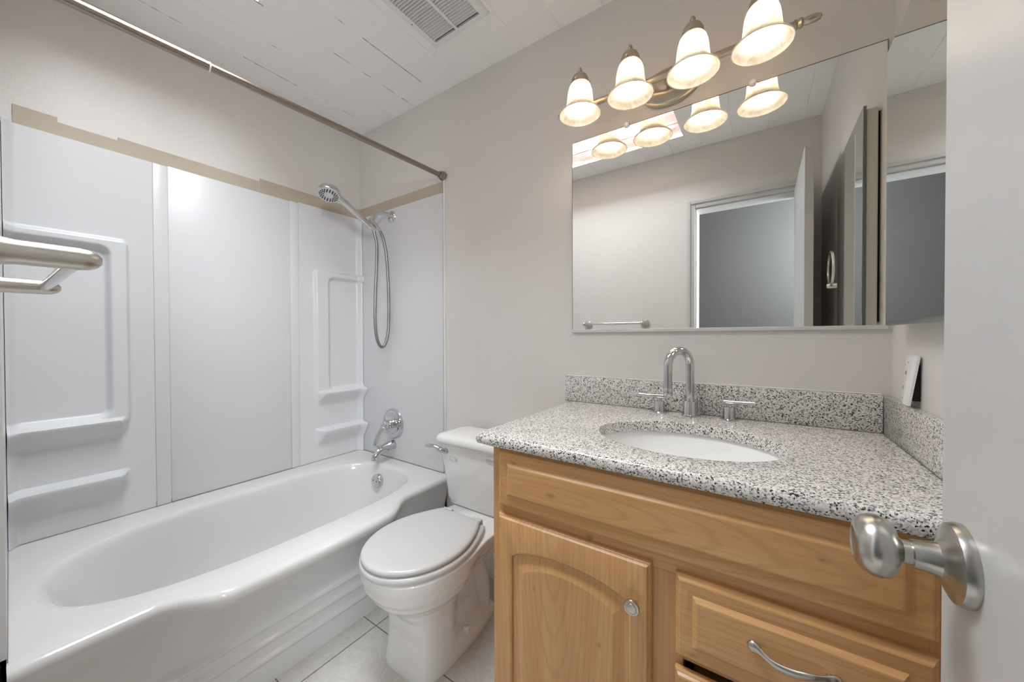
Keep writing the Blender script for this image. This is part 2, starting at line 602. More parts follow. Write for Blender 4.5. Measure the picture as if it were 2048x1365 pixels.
# ------------------------------------------------------------------ door (opened against the right wall)
FX, FY = 2.291, 0.6475                      # visible face, free edge
door = obj('door_1', box(B(), FX, FX + 0.034, 0.034, FY, 0.012, 2.028, 0.0015, 1), M_door, at=(FX + 0.017, 0.034, 0.012))
struct(door, 'white flush door swung open at the right edge')
ky, kz = 0.593, 0.929
bm = B()
lathe(bm, [(0.0385, 0.0), (0.0388, 0.004), (0.0365, 0.0095), (0.030, 0.0125), (0.021, 0.0145), (0.0165, 0.018), (0.0145, 0.026), (0.0140, 0.036), (0.0, 0.036)], (FX, ky, kz), (-1, 0, 0), 48)
kn = obj('door_knob', bm, M_knobm, door)
bm = B()
lathe(bm, [(0.0, 0.034), (0.0112, 0.034), (0.0115, 0.043), (0.014, 0.0455), (0.0225, 0.048), (0.0285, 0.053), (0.0312, 0.060), (0.0308, 0.067), (0.0275, 0.074), (0.0215, 0.079), (0.0155, 0.0805), (0.0145, 0.0795), (0.0, 0.079)], (FX, ky, kz), (-1, 0, 0), 48)
obj('knob_ball', bm, M_knobm, kn)

# ------------------------------------------------------------------ tub
ZR = 0.437
TX0, TY0, TY1 = 0.012, 0.0755, 1.4165
def xo(y):
    """plan of the front rim: straight ends, bowed middle"""
    b = ss(0.30, 0.44, y) * (1 - ss(0.985, 1.15, y))
    m = 0.014 * math.sin(PI * min(1, max(0, (y - 0.3) / 0.8)))
    return 0.792 + 0.083 * b + m * b
def ny(x):
    return 0.0925 - 0.0226 * x
bathtub = thing('bathtub', 'white alcove bathtub with bowed rim and ribbed apron', 'bathtub', (0.4, 0.75, 0))
bm = B()
N = 160
# parameter walks round the rim: front (y 0->1), far end, back, near end
def outer(k):
    n4 = N // 4
    s, t = divmod(k, n4)
    t /= n4
    if s == 0:
        ya = ny(xo(0.08))
        y = ya + (TY1 - ya) * t
        return xo(y), y
    if s == 1:
        x1 = xo(TY1)
        return x1 + (TX0 - x1) * t, TY1
    if s == 2:
        return TX0, TY1 + (ny(TX0) - TY1) * t
    x1 = xo(TY0)
    x = TX0 + (x1 - TX0) * t
    return x, ny(x)
bcx, bcy, ba, bb = 0.444, 0.735, 0.302, 0.598
def inner(k, sx=1.0, sy0=1.0, sy1=1.0, ex=3.2):
    x, y = outer(k)
    # direction from basin centre in normalised box space
    ux, uy = (x - bcx) / 0.40, (y - bcy) / 0.66
    a = math.atan2(uy, ux)
    c, s_ = math.cos(a), math.sin(a)
    e = ex if s_ > 0 else 2.7
    r = (abs(c) ** e + abs(s_) ** e) ** (-1 / e)
    sy = sy1 if s_ > 0 else sy0
    return bcx + ba * sx * r * c, bcy + bb * sy * r * s_
def is_front(k):
    return k <= N // 4
loops = []
# apron (only the front side really moves; the other three sides just drop)
def apron(z, k):
    x, y = outer(k)
    if k > N // 4 or False:
        return (x, y, z)
    xr = x
    base = 0.752
    if z >= 0.395:
        return (xr, y, z)
    if z > 0.20:
        t = (z - 0.20) / 0.195
        return (base + (xr - 0.004 - base) * t ** 1.35, y, z)
    st = 0.0
    for zr in (0.186, 0.139, 0.088):
        st += 0.0085 * ss(zr + 0.006, zr - 0.004, -z + 2 * zr) if False else 0.0085 * (1 - ss(zr - 0.002, zr + 0.010, z))
        # each rib swells a little at its top edge
        st += 0.006 * math.exp(-((z - (zr - 0.004)) / 0.008) ** 2)
    return (base + st, y, z)
zs = [0.0, 0.03, 0.06] + [0.064 + 0.004 * i for i in range(34)] + [0.21, 0.23, 0.25, 0.275, 0.30, 0.325, 0.35, 0.375]
for z in zs:
    loops.append([apron(z, k) for k in range(N)])
# rolled rim
for (dx, dz) in ((0.0, -0.042), (0.006, -0.030), (0.007, -0.018), (0.003, -0.008), (-0.006, -0.002), (-0.018, 0.0)):
    lp = []
    for k in range(N):
        x, y = outer(k)
        if k <= N // 4:
            x += dx
        lp.append((x, y, ZR + dz))
    loops.append(lp)
def mixl(A, Bq, t, dz=0.0):
    return [(a[0] * (1 - t) + b[0] * t, a[1] * (1 - t) + b[1] * t, a[2] * (1 - t) + b[2] * t + dz) for a, b in zip(A, Bq)]
top = loops[-1]
def inn(z, sx, sy0, sy1, ex=3.2):
    return [(*inner(k, sx, sy0, sy1, ex), z) for k in range(N)]
r0 = inn(ZR, 1.03, 1.02, 1.02)
loops.append(mixl(top, r0, 0.5))
loops.append(r0)
for z, sx, a, b in ((-0.003, 1.0, 1.0, 1.0), (-0.010, 0.982, 0.985, 0.988), (-0.022, 0.968, 0.970, 0.978), (-0.05, 0.95, 0.945, 0.965), (-0.10, 0.925, 0.905, 0.945),
                    (-0.16, 0.895, 0.86, 0.925), (-0.22, 0.865, 0.82, 0.905), (-0.27, 0.83, 0.775, 0.88), (-0.305, 0.77, 0.72, 0.84), (-0.325, 0.66, 0.63, 0.76), (-0.335, 0.45, 0.45, 0.55), (-0.338, 0.2, 0.2, 0.25)):
    loops.append(inn(ZR + z, sx, a, b))
L = loft(bm, loops, cap0=False, cap1=True)
obj('tub_body', bm, M_tub, bathtub, ang=60)
# overflow plate on the far end wall of the basin
bm = B()
oc = Vector((0.360, 1.288, 0.352))
lathe(bm, [(0.0, 0.012), (0.006, 0.0125), (0.028, 0.012), (0.034, 0.010), (0.037, 0.006), (0.038, -0.012), (0, -0.012)], oc, (0.0, -1.0, 0.20), 36)
ov = obj('overflow_plate', bm, M_chrome, bathtub, label='round chrome overflow plate')
for s in (-1, 1):
    bm = B()
    lathe(bm, [(0.0, 0.0135), (0.0035, 0.013), (0.0038, 0.010), (0.0, 0.010)], oc + Vector((0.014 * s, 0, 0)), (0, -1, 0.2), 12)
    obj('screw', bm, M_dark, ov)
bm = B()
lathe(bm, [(0, 0.004), (0.02, 0.004), (0.033, 0.002), (0.035, -0.01), (0, -0.01)], (0.42, 1.12, ZR - 0.337), (0, 0, 1), 24)
obj('drain', bm, M_chrome, bathtub)

# ------------------------------------------------------------------ acrylic surround
sur = thing('tub_surround', 'white glossy moulded shower surround on the tub walls', 'shower surround', (0.02, 0.75, ZR))
SZ1 = 1.893
def field(name, y0, y1, z0, z1, fn, ny, nz):
    bm = B()
    g = []
    for j in range(nz + 1):
        z = z0 + (z1 - z0) * j / nz
        g.append([bm.verts.new((fn(y0 + (y1 - y0) * i / ny, z), y0 + (y1 - y0) * i / ny, z)) for i in range(ny + 1)])
    back = [bm.verts.new(p) for p in ((0.0005, y0, z0), (0.0005, y1, z0), (0.0005, y1, z1), (0.0005, y0, z1))]
    for j in range(nz):
        for i in range(ny):
            bm.faces.new((g[j][i], g[j][i + 1], g[j + 1][i + 1], g[j + 1][i]))
    # close the sides
    bm.faces.new([back[0], back[1]] + [g[0][i] for i in range(ny, -1, -1)])
    bm.faces.new([back[3], back[2]][::-1] + [g[nz][i] for i in range(0, ny + 1)])
    bm.faces.new([back[0], back[3]][::-1] + [g[j][0] for j in range(0, nz + 1)])
    bm.faces.new([back[1], back[2]] + [g[j][ny] for j in range(nz, -1, -1)])
    bm.faces.new(back[::-1])
    return obj(name, bm, M_acryl, sur, ang=60)
def rbox(d, z, dm, za, zb_, r):
    """signed distance to a rounded box open towards the corner: d = distance from the corner side"""
    cy, hy = dm / 2 - 0.15, dm / 2 + 0.15
    cz, hz = (za + zb_) / 2, (zb_ - za) / 2
    qx, qz = abs(d - cy) - hy + r, abs(z - cz) - hz + r
    return math.hypot(max(qx, 0), max(qz, 0)) + min(max(qx, qz), 0) - r
def shelf_h(d, z, dm, ztop, depth, hgt):
    """moulded shelf: flat top at ztop, bellied underside"""
    if z > ztop + 0.012:
        return 0.0
    t = (ztop - z) / hgt
    v = depth * (1 - ss(0.0, 1.0, t)) if t >= 0 else depth * (1 - ss(0, 0.012, z - ztop))
    return v * (1 - ss(dm - 0.035, dm, d))
def corner_panel(d, z, relief, dm_o, dm_i, sh):
    h = 0.014
    so = rbox(d, z, dm_o, 0.812, 1.545, 0.02)
    si = rbox(d, z, dm_i, 0.845, 1.512, 0.035)
    fo = 1 - ss(-0.010, 0.003, so)
    fi = 1 - ss(-0.016, 0.004, si)
    h += relief * fo * (1 - fi)
    h = max(h, 0.014 + shelf_h(d, z, dm_o, 0.836, sh, 0.085) * (1 - fi * ss(0.846, 0.853, z)))
    h = max(h, 0.014 + shelf_h(d, z, dm_o, 0.616, sh, 0.105))
    # cove into the corner
    h += 0.03 * (1 - ss(0.0, 0.035, d)) ** 2
    return h
zz0 = ZR + 0.0015
field('niche_panel', 0.094, 0.462, zz0, SZ1, lambda y, z: corner_panel(y - 0.094, z, 0.028, 0.294, 0.243, 0.062), 92, 360)
field('niche_panel', 1.046, 1.4155, zz0, SZ1 + 0.012, lambda y, z: corner_panel(1.4155 - y, z, 0.02, 0.288, 0.212, 0.05), 92, 360)
obj('centre_panel', box(B(), 0.0005, 0.0125, 0.5105, 1.0015, zz0, SZ1 + 0.004, 0.0015, 2), M_acryl, sur)
obj('seam_strip', box(B(), 0.0005, 0.0165, 0.4625, 0.510, zz0, SZ1, 0.0025, 3), M_acryl, sur)
obj('seam_strip', box(B(), 0.0005, 0.0165, 1.002, 1.0455, zz0, SZ1 + 0.006, 0.0025, 3), M_acryl, sur)
obj('end_panel', box(B(), 0.018, 0.7515, 1.417, D - 0.0005, zz0, 1.910, 0.002, 2), M_acryl, sur)
obj('end_panel', loft_(B(), [[(0.018, 0.0838, z), (0.744, 0.0672, z), (0.744, 0.0765, z), (0.018, 0.0930, z)] for z in (zz0, 1.885)]), M_acryl, sur, smooth=False)
bm = B()
box(bm, 0.0165, 0.030, 0.0938, 0.107, zz0, 1.90, 0.004, 3)
obj('corner_bead', bm, M_acryl, sur)
# mildewed caulk line between surround and rim
bm = B()
box(bm, 0.0135, 0.0160, 0.11, 1.41, ZR + 0.0002, ZR + 0.0014)
box(bm, 0.03, 0.75, 1.4150, 1.4175, ZR + 0.0002, ZR + 0.0014)
box(bm, 0.012, 0.0170, 0.4618, 0.4626, ZR, ZR + 0.02)
box(bm, 0.012, 0.0170, 0.5098, 0.5106, ZR, ZR + 0.02)
loft(bm, [[(0.03, 0.0915, z), (0.76, 0.0750, z), (0.76, 0.0775, z), (0.03, 0.0940, z)] for z in (ZR + 0.0002, ZR + 0.0015)])
obj('caulk_line', bm, M_caulk, sur, smooth=False, label='dark mildewed caulk line')

# ------------------------------------------------------------------ shower rod
rod = thing('shower_rod', 'bronze-toned telescoping shower curtain rod over the tub edge', 'shower rod', (0.752, 0.75, 1.98))
p0, p1 = Vector((0.752, 0.084, 1.962)), Vector((0.752, 1.428, 1.998))
dr = (p1 - p0).normalized()
def pr(y):
    return p0 + (p1 - p0) * ((y - p0.y) / (p1.y - p0.y))
bm = B()
tube(bm, [pr(0.10), pr(0.445)], 0.0135, 24)
obj('rod_outer_tube', bm, M_rod, rod)
bm = B()
tube(bm, [pr(0.43), pr(1.40)], 0.0118, 24)
obj('rod_inner_tube', bm, M_rod, rod)
bm = B()
tube(bm, [pr(0.4455), pr(0.4495)], 0.0142, 24)
obj('collar', bm, M_rodj, rod, label='pale plastic collar')
for yy, sg in ((1.4295, -1), (0.0825, 1)):
    bm = B()
    lathe(bm, [(0.0, 0.001), (0.0225, 0.001), (0.0235, 0.006), (0.0225, 0.014), (0.020, 0.018), (0.0205, 0.021), (0.0175, 0.030), (0.0150, 0.034), (0.0, 0.034)], (0.752, yy, pr(yy).z), (0, sg, 0), 28)
    obj('end_flange', bm, M_rod, rod)

# ------------------------------------------------------------------ shower arm and handheld shower
sa = thing('shower_mount', 'chrome pipe with round wall flange and swivel bracket holding the shower head', 'shower mount', (0.34, 1.416, 1.862))
bm = B()
lathe(bm, [(0.0, 0.012), (0.014, 0.012), (0.024, 0.009), (0.033, 0.004), (0.035, 0.0), (0.0, 0.0)], (0.34, 1.4165, 1.862), (0, -1, 0), 32)
obj('flange', bm, M_chrome, sa)
bm = B()
arm = spline([(0.34, 1.412, 1.862), (0.338, 1.380, 1.868), (0.336, 1.345, 1.867), (0.334, 1.315, 1.850), (0.333, 1.300, 1.828)], 8)
tube(bm, arm, 0.0115, 16)
obj('arm', bm, M_chrome, sa)
bm = B()
ax = Vector((-0.02, -0.45, -0.9)).normalized()
bc = Vector((0.333, 1.302, 1.832))
lathe(bm, [(0.0, 0.0), (0.0145, 0.0), (0.0150, 0.003), (0.0150, 0.013), (0.0135, 0.015), (0.0165, 0.018), (0.0185, 0.027), (0.0175, 0.037), (0.012, 0.042), (0.0, 0.044)], bc, ax, 28)
tube(bm, [Vector((0.332, 1.300, 1.797)), Vector((0.332, 1.325, 1.778)), Vector((0.333, 1.338, 1.766))], [0.011, 0.010, 0.009], 18)
tube(bm, [Vector((0.332, 1.296, 1.798)), Vector((0.331, 1.274, 1.800))], [0.012, 0.011], 18)
obj('swivel_bracket', bm, M_chrome, sa)

hs = thing('handheld_shower', 'chrome handheld shower head with a hanging metal hose', 'shower head', (0.33, 1.262, 1.79))
bm = B()
h0, h1 = Vector((0.331, 1.277, 1.776)), Vector((0.322, 1.125, 1.868))
hd = (h1 - h0).normalized()
hp = spline([h0, h0 + hd * 0.05, h0 + hd * 0.11, h1 - hd * 0.015, h1 + Vector((-0.002, -0.016, 0.008)), h1 + Vector((-0.003, -0.030, 0.014))], 8)
n = len(hp)
tube(bm, hp, [0.0150 + 0.002 * math.sin(PI * i / (n - 1)) + 0.002 * (i / (n - 1)) for i in range(n)], 18)
lathe(bm, [(0.0, -0.034), (0.0115, -0.034), (0.0145, -0.024), (0.0165, -0.004), (0.0165, 0.014), (0.0, 0.014)], h0, hd, 20)
obj('handle', bm, M_chrome, hs)
fn = Vector((0.24, -0.30, -0.92)).normalized()         # the way the spray face looks
hc = Vector((0.314, 1.055, 1.884))
bm = B()
lathe(bm, [(0.0, -0.036), (0.020, -0.035), (0.038, -0.031), (0.050, -0.022), (0.0555, -0.010), (0.0565, 0.002), (0.0555, 0.006), (0.053, 0.0075), (0.0505, 0.0065), (0.0, 0.0065)], hc, fn, 44)
hh = obj('spray_head', bm, M_chrome, hs)
bm = B()
lathe(bm, [(0.0, 0.0085), (0.046, 0.0085), (0.0498, 0.0076), (0.0500, 0.005), (0.0, 0.005)], hc, fn, 44)
obj('spray_face', bm, M_face, hh, label='satin spray plate')
bm = B()
a_, uu, vv = frame_of(fn)
for rr, cnt in ((0.0415, 20), (0.0335, 16), (0.0255, 12)):
    for k in range(cnt):
        an = 2 * PI * (k + 0.3 * rr * 100) / cnt
        lathe(bm, [(0.0, 0.0112), (0.0030, 0.011), (0.0036, 0.0083), (0.0, 0.0083)], hc + (uu * math.cos(an) + vv * math.sin(an)) * rr, fn, 8)
obj('nozzles', bm, M_rubber, hh, label='rings of dark spray nozzles')
bm = B()
hose = spline([h0 - hd * 0.026, (0.333, 1.305, 1.735), (0.336, 1.316, 1.68), (0.338, 1.312, 1.55), (0.339, 1.302, 1.38), (0.339, 1.300, 1.24), (0.339, 1.312, 1.145),
               (0.339, 1.338, 1.100), (0.339, 1.366, 1.118), (0.339, 1.386, 1.19), (0.339, 1.392, 1.33), (0.339, 1.388, 1.48), (0.338, 1.378, 1.63), (0.336, 1.360, 1.72), (0.333, 1.339, 1.764)], 26)
n = len(hose)
tube(bm, hose, [0.0080 + 0.0007 * (i % 2) for i in range(n)], 12)
obj('hose', bm, M_hose, hs, ang=80, label='grey metal shower hose')

# ------------------------------------------------------------------ tub valve and spout
vt = thing('tub_valve', 'round chrome tub valve plate with a drooping lever handle', 'faucet valve', (0.344, 1.4165, 0.646))
vc = Vector((0.344, 1.4165, 0.646))
bm = B()
lathe(bm, [(0.0, 0.014), (0.060, 0.013), (0.078, 0.010), (0.083, 0.012), (0.087, 0.009), (0.089, 0.0), (0.0, 0.0)], vc, (0, -1, 0), 48)
obj('escutcheon', bm, M_chrome, vt)
bm = B()
lathe(bm, [(0.028, 0.012), (0.027, 0.024), (0.0245, 0.026), (0.0245, 0.032), (0.0265, 0.034), (0.0265, 0.040), (0.024, 0.042), (0.024, 0.050), (0.0255, 0.052), (0.025, 0.066), (0.017, 0.074), (0.0, 0.077)], vc, (0, -1, 0), 36)
lv = spline([vc + Vector((0, -0.058, -0.002)), vc + Vector((-0.008, -0.078, -0.018)), vc + Vector((-0.018, -0.092, -0.048)), vc + Vector((-0.027, -0.106, -0.092)), vc + Vector((-0.030, -0.112, -0.108))], 8)
n = len(lv)
tube(bm, lv, [0.019 - 0.009 * (i / (n - 1)) ** 0.7 for i in range(n)], 18, flat=0.62, upv=(0, -1, 0.3))
obj('lever_handle', bm, M_chrome, vt)

sp = thing('tub_spout', 'chrome tub spout with a lift diverter below the valve', 'tub spout', (0.342, 1.4165, 0.522))
bm = B()
sc_ = Vector((0.342, 1.4165, 0.522))
path = spline([sc_ + Vector((0, 0, 0)), sc_ + Vector((0, -0.03, 0)), sc_ + Vector((0, -0.07, -0.006)), sc_ + Vector((0, -0.100, -0.016)), sc_ + Vector((0, -0.121, -0.036)), sc_ + Vector((0, -0.127, -0.060))], 8)
n = len(path)
tube(bm, path, [0.027 - 0.008 * ss(0, 0.85, i / (n - 1)) for i in range(n)], 24)
obj('spout_body', bm, M_chrome, sp)
bm = B()
lathe(bm, [(0.0, -0.01), (0.0035, -0.01), (0.0035, 0.016), (0.008, 0.018), (0.0085, 0.022), (0.0, 0.024)], sc_ + Vector((0, -0.108, -0.006)), (0, 0, 1), 16)
obj('diverter_knob', bm, M_chrome, sp)

# ------------------------------------------------------------------ toilet
TC = 1.135
toilet = thing('toilet', 'white two-piece toilet with closed lid between tub and vanity', 'toilet', (TC, 1.05, 0))
def egg(yf, yc, yb, a, wb, n=64, p=1.0):
    """outline front (yf) to back (yb); half-width a at yc, wb at the flat back"""
    R = []
    h = n // 2
    for i in range(h + 1):
        t = i / h
        if t <= 0.6:
            an = PI / 2 * (t / 0.6)
            R.append((a * math.sin(an) ** p, yc - (yc - yf) * math.cos(an)))
        else:
            s = (t - 0.6) / 0.4
            R.append((wb + (a - wb) * math.cos(PI / 2 * s) ** 0.9 if s < 1 else wb, yc + (yb - yc) * s))
    out = [(TC + x, y) for x, y in R] + [(TC - x, y) for x, y in reversed(R[1:])]
    return out
def inset(pts, d):
    n = len(pts)
    cx = sum(p[0] for p in pts) / n
    cy = sum(p[1] for p in pts) / n
    out = []
    for i in range(n):
        a, b = pts[i - 1], pts[(i + 1) % n]
        tx, ty = b[0] - a[0], b[1] - a[1]
        l = math.hypot(tx, ty) or 1
        nx, ny = -ty / l, tx / l
        if nx * (cx - pts[i][0]) + ny * (cy - pts[i][1]) < 0:
            nx, ny = -nx, -ny
        out.append((pts[i][0] + nx * d, pts[i][1] + ny * d))
    if d > 0.015:
        return [(cx + (x - cx) * (1 - d / 0.19), cy + (y - cy) * (1 - d / 0.21)) for x, y in pts]
    return out
def pad(bm, out, layers):
    loft(bm, [[(x, y, z) for x, y in inset(out, d)] for d, z in layers])
bm = B()
lid = egg(0.716, 0.925, 1.132, 0.174, 0.098)
pad(bm, lid, [(0.008, 0.4285), (0.002, 0.430), (0.0, 0.434), (0.0005, 0.440), (0.004, 0.4445), (0.012, 0.447), (0.03, 0.4482), (0.06, 0.4488)])
obj('seat_lid', bm, M_seat, toilet, ang=50)
bm = B()
seat = egg(0.712, 0.925, 1.145, 0.182, 0.115)
pad(bm, seat, [(0.008, 0.4045), (0.001, 0.407), (0.0, 0.412), (0.001, 0.420), (0.005, 0.4245), (0.02, 0.426), (0.05, 0.4262)])
obj('seat', bm, M_seat, toilet, ang=50)
for s in (-1, 1):
    bm = B()
    box(bm, TC + s * 0.078 - 0.018, TC + s * 0.078 + 0.018, 1.128, 1.158, 0.405, 0.438, 0.006, 3)
    tube(bm, [(TC + s * 0.078 - 0.022, 1.14, 0.436), (TC + s * 0.078 + 0.022, 1.14, 0.436)], 0.0065, 14)
    obj('hinge', bm, M_seat, toilet)
# bowl and pedestal
def lerp(tab, z):
    for (z0, v0), (z1, v1) in zip(tab, tab[1:]):
        if z <= z1:
            t = (z - z0) / (z1 - z0)
            t = t * t * (3 - 2 * t)
            return tuple(a + (b - a) * t for a, b in zip(v0, v1))
    return tab[-1][1]
#          z     front  wide-y  back   half-w  mid-w  back-w
tab = [(0.000, (0.846, 0.965, 1.275, 0.127, 0.124, 0.104)),
       (0.012, (0.845, 0.965, 1.277, 0.128, 0.125, 0.106)),
       (0.030, (0.848, 0.962, 1.274, 0.124, 0.118, 0.102)),
       (0.060, (0.850, 0.958, 1.268, 0.119, 0.080, 0.070)),
       (0.120, (0.850, 0.952, 1.262, 0.114, 0.052, 0.058)),
       (0.200, (0.838, 0.946, 1.268, 0.110, 0.054, 0.060)),
       (0.245, (0.815, 0.940, 1.285, 0.116, 0.070, 0.066)),
       (0.272, (0.782, 0.935, 1.310, 0.138, 0.092, 0.072)),
       (0.300, (0.754, 0.930, 1.345, 0.160, 0.112, 0.080)),
       (0.340, (0.732, 0.928, 1.385, 0.174, 0.132, 0.092)),
       (0.380, (0.722, 0.926, 1.400, 0.180, 0.152, 0.112)),
       (0.398, (0.721, 0.926, 1.402, 0.181, 0.158, 0.118)),
       (0.403, (0.727, 0.926, 1.400, 0.175, 0.153, 0.114))]
def section(z):
    yf, yc, yb, a, wm, wb = lerp(tab, z)
    R = []
    for i in range(49):
        t = i / 48
        if t <= 0.5:
            an = PI / 2 * (t / 0.5)
            pw = 0.50 + 0.36 * ss(0.18, 0.30, z)
            R.append((a * math.sin(an) ** pw, yc - (yc - yf) * math.cos(an) ** (0.7 + 0.3 * ss(0.18, 0.30, z))))
        else:
            s = (t - 0.5) / 0.5
            y = yc + (yb - yc) * (1 - (1 - s) ** 1.15)
            f = (y - yc) / (yb - yc)
            if f < 0.45:
                x = a + (wm - a) * ss(0.06, 0.42, f)
            else:
                x = wm + (wb - wm) * ss(0.45, 0.9, f)
            x *= 1 - 0.999 * ss(0.93, 1.0, f) ** 3
            R.append((x, y))
    tc = TC - 0.024 * (1 - ss(0.0, 0.30, z))
    return [(tc + x, y, z) for x, y in R] + [(tc - x, y, z) for x, y in reversed(R[1:-1])]
bm = B()
zl = sorted(set([0.0, 0.012, 0.03] + [0.03 + 0.0085 * i for i in range(44)] + [0.398, 0.403]))
loft(bm, [section(z) for z in zl if z <= 0.403])
# trapway bulge on each side
for s in (-1, 1):
    tp = spline([(TC - 0.012 + s * 0.040, 0.99, 0.17), (TC - 0.012 + s * 0.046, 1.05, 0.250), (TC - 0.012 + s * 0.048, 1.12, 0.275), (TC - 0.012 + s * 0.048, 1.18, 0.225), (TC - 0.016 + s * 0.046, 1.215, 0.13), (TC - 0.016 + s * 0.046, 1.22, 0.03)], 8)
    tube(bm, tp, [0.039] * len(tp), 20)
obj('bowl', bm, M_china, toilet, ang=60)
bm = B()
lathe(bm, [(0.0, 0.026), (0.008, 0.025), (0.0125, 0.020), (0.0135, 0.010), (0.0145, -0.02), (0.0, -0.02)], (TC + 0.078, 1.075, 0.036), (0, 0, 1), 24)
obj('bolt_cap', bm, M_plast, toilet, label='round white bolt cap')
bm = B()
def rr3(x0, x1, y0, y1, r, z):
    return [(x, y, z) for x, y in rrect(x0, x1, y0, y1, r, 7)]
loft(bm, [rr3(0.985, 1.285, 1.262, 1.385, 0.03, 0.398), rr3(0.968, 1.302, 1.245, 1.395, 0.035, 0.402), rr3(0.957, 1.313, 1.236, 1.402, 0.035, 0.412), rr3(0.950, 1.320, 1.230, 1.404, 0.035, 0.44),
          rr3(0.936, 1.334, 1.222, 1.405, 0.035, 0.55), rr3(0.922, 1.348, 1.214, 1.406, 0.035, 0.668), rr3(0.922, 1.348, 1.214, 1.406, 0.035, 0.684)])
obj('tank', bm, M_china, toilet, ang=50)
bm = B()
loft(bm, [rr3(0.912, 1.358, 1.206, 1.409, 0.035, 0.680), rr3(0.904, 1.366, 1.198, 1.412, 0.042, 0.684), rr3(0.902, 1.368, 1.195, 1.413, 0.045, 0.694), rr3(0.905, 1.365, 1.198, 1.412, 0.045, 0.708),
          rr3(0.914, 1.356, 1.208, 1.408, 0.045, 0.716), rr3(0.94, 1.33, 1.235, 1.39, 0.045, 0.720), rr3(1.03, 1.24, 1.28, 1.34, 0.02, 0.7215)])
obj('tank_lid', bm, M_china, toilet, ang=50)
bm = B()
lathe(bm, [(0.0, 0.012), (0.010, 0.011), (0.013, 0.006), (0.014, -0.002), (0, -0.002)], (0.972, 1.217, 0.646), (0, -1, 0), 24)
lp = spline([(0.972, 1.212, 0.646), (0.958, 1.196, 0.655), (0.934, 1.186, 0.664), (0.905, 1.180, 0.667), (0.885, 1.178, 0.664)], 8)
n = len(lp)
tube(bm, lp, [0.0075 + 0.004 * math.sin(PI * i / (n - 1)) for i in range(n)], 16, flat=1.0)
obj('flush_lever', bm, M_chrome, toilet, label='small chrome flush lever')
bm = B()
for x0, x1, z0, z1 in ((0.992, 1.010, 0.618, 0.620), (1.018, 1.030, 0.616, 0.618), (0.992, 0.9935, 0.603, 0.614), (0.994, 1.012, 0.6025, 0.604), (1.026, 1.028, 0.600, 0.612), (1.034, 1.0355, 0.600, 0.616)):
    box(bm, x0, x1, 1.2155, 1.2175, z0 + 0.008, z1 + 0.008)
obj('maker_mark', bm, mat('faint_grey_print', (0.45, 0.45, 0.45), 0.5), toilet, smooth=False, label='faint worn grey print')

# ------------------------------------------------------------------ vanity
VX0, VX1, VY, VZ = 1.521, W - 0.001, 0.845, 0.860
van = thing('vanity_cabinet', 'honey maple vanity cabinet under the granite counter', 'vanity cabinet', (1.95, 1.1, 0))
bm = B()
box(bm, VX0, VX0 + 0.016, VY + 0.019, D - 0.003, 0.0, VZ)
box(bm, VX1 - 0.016, VX1, VY + 0.019, D - 0.003, 0.0, VZ)
box(bm, VX0 + 0.016, VX1 - 0.016, VY + 0.06, D - 0.003, 0.09, 0.108)
box(bm, VX0 + 0.016, VX1 - 0.016, D - 0.012, D - 0.003, 0.108, VZ)
box(bm, VX0 + 0.016, VX1 - 0.016, VY + 0.06, VY + 0.072, 0.0, 0.09)
obj('carcass', bm, M_wz, van, smooth=False)
bm = B()
def stile(x0, x1, z0, z1):
    box(bm, x0, x1, VY, VY + 0.019, z0, z1, 0.001, 1)
stile(VX0, VX0 + 0.040, 0.09, VZ)
stile(1.930, 2.000, 0.09, 0.670)
stile(2.335, VX1, 0.09, VZ)
fs_ = obj('face_frame', bm, M_wz, van)
bm = B()
stile(VX0 + 0.040, 2.335, 0.845, VZ)
stile(VX0 + 0.040, 2.335, 0.670, 0.722)
stile(VX0 + 0.040, 1.93, 0.09, 0.13)
stile(2.0, 2.335, 0.503, 0.523)
stile(2.0, 2.335, 0.09, 0.13)
stile(2.0, 2.335, 0.30, 0.33)
obj('frame_rail', bm, M_wx, van)
bm = B()
box(bm, 2.0, 2.335, VY + 0.10, VY + 0.11, 0.13, 0.67)
obj('dark_interior', bm, M_dark, van, smooth=False)

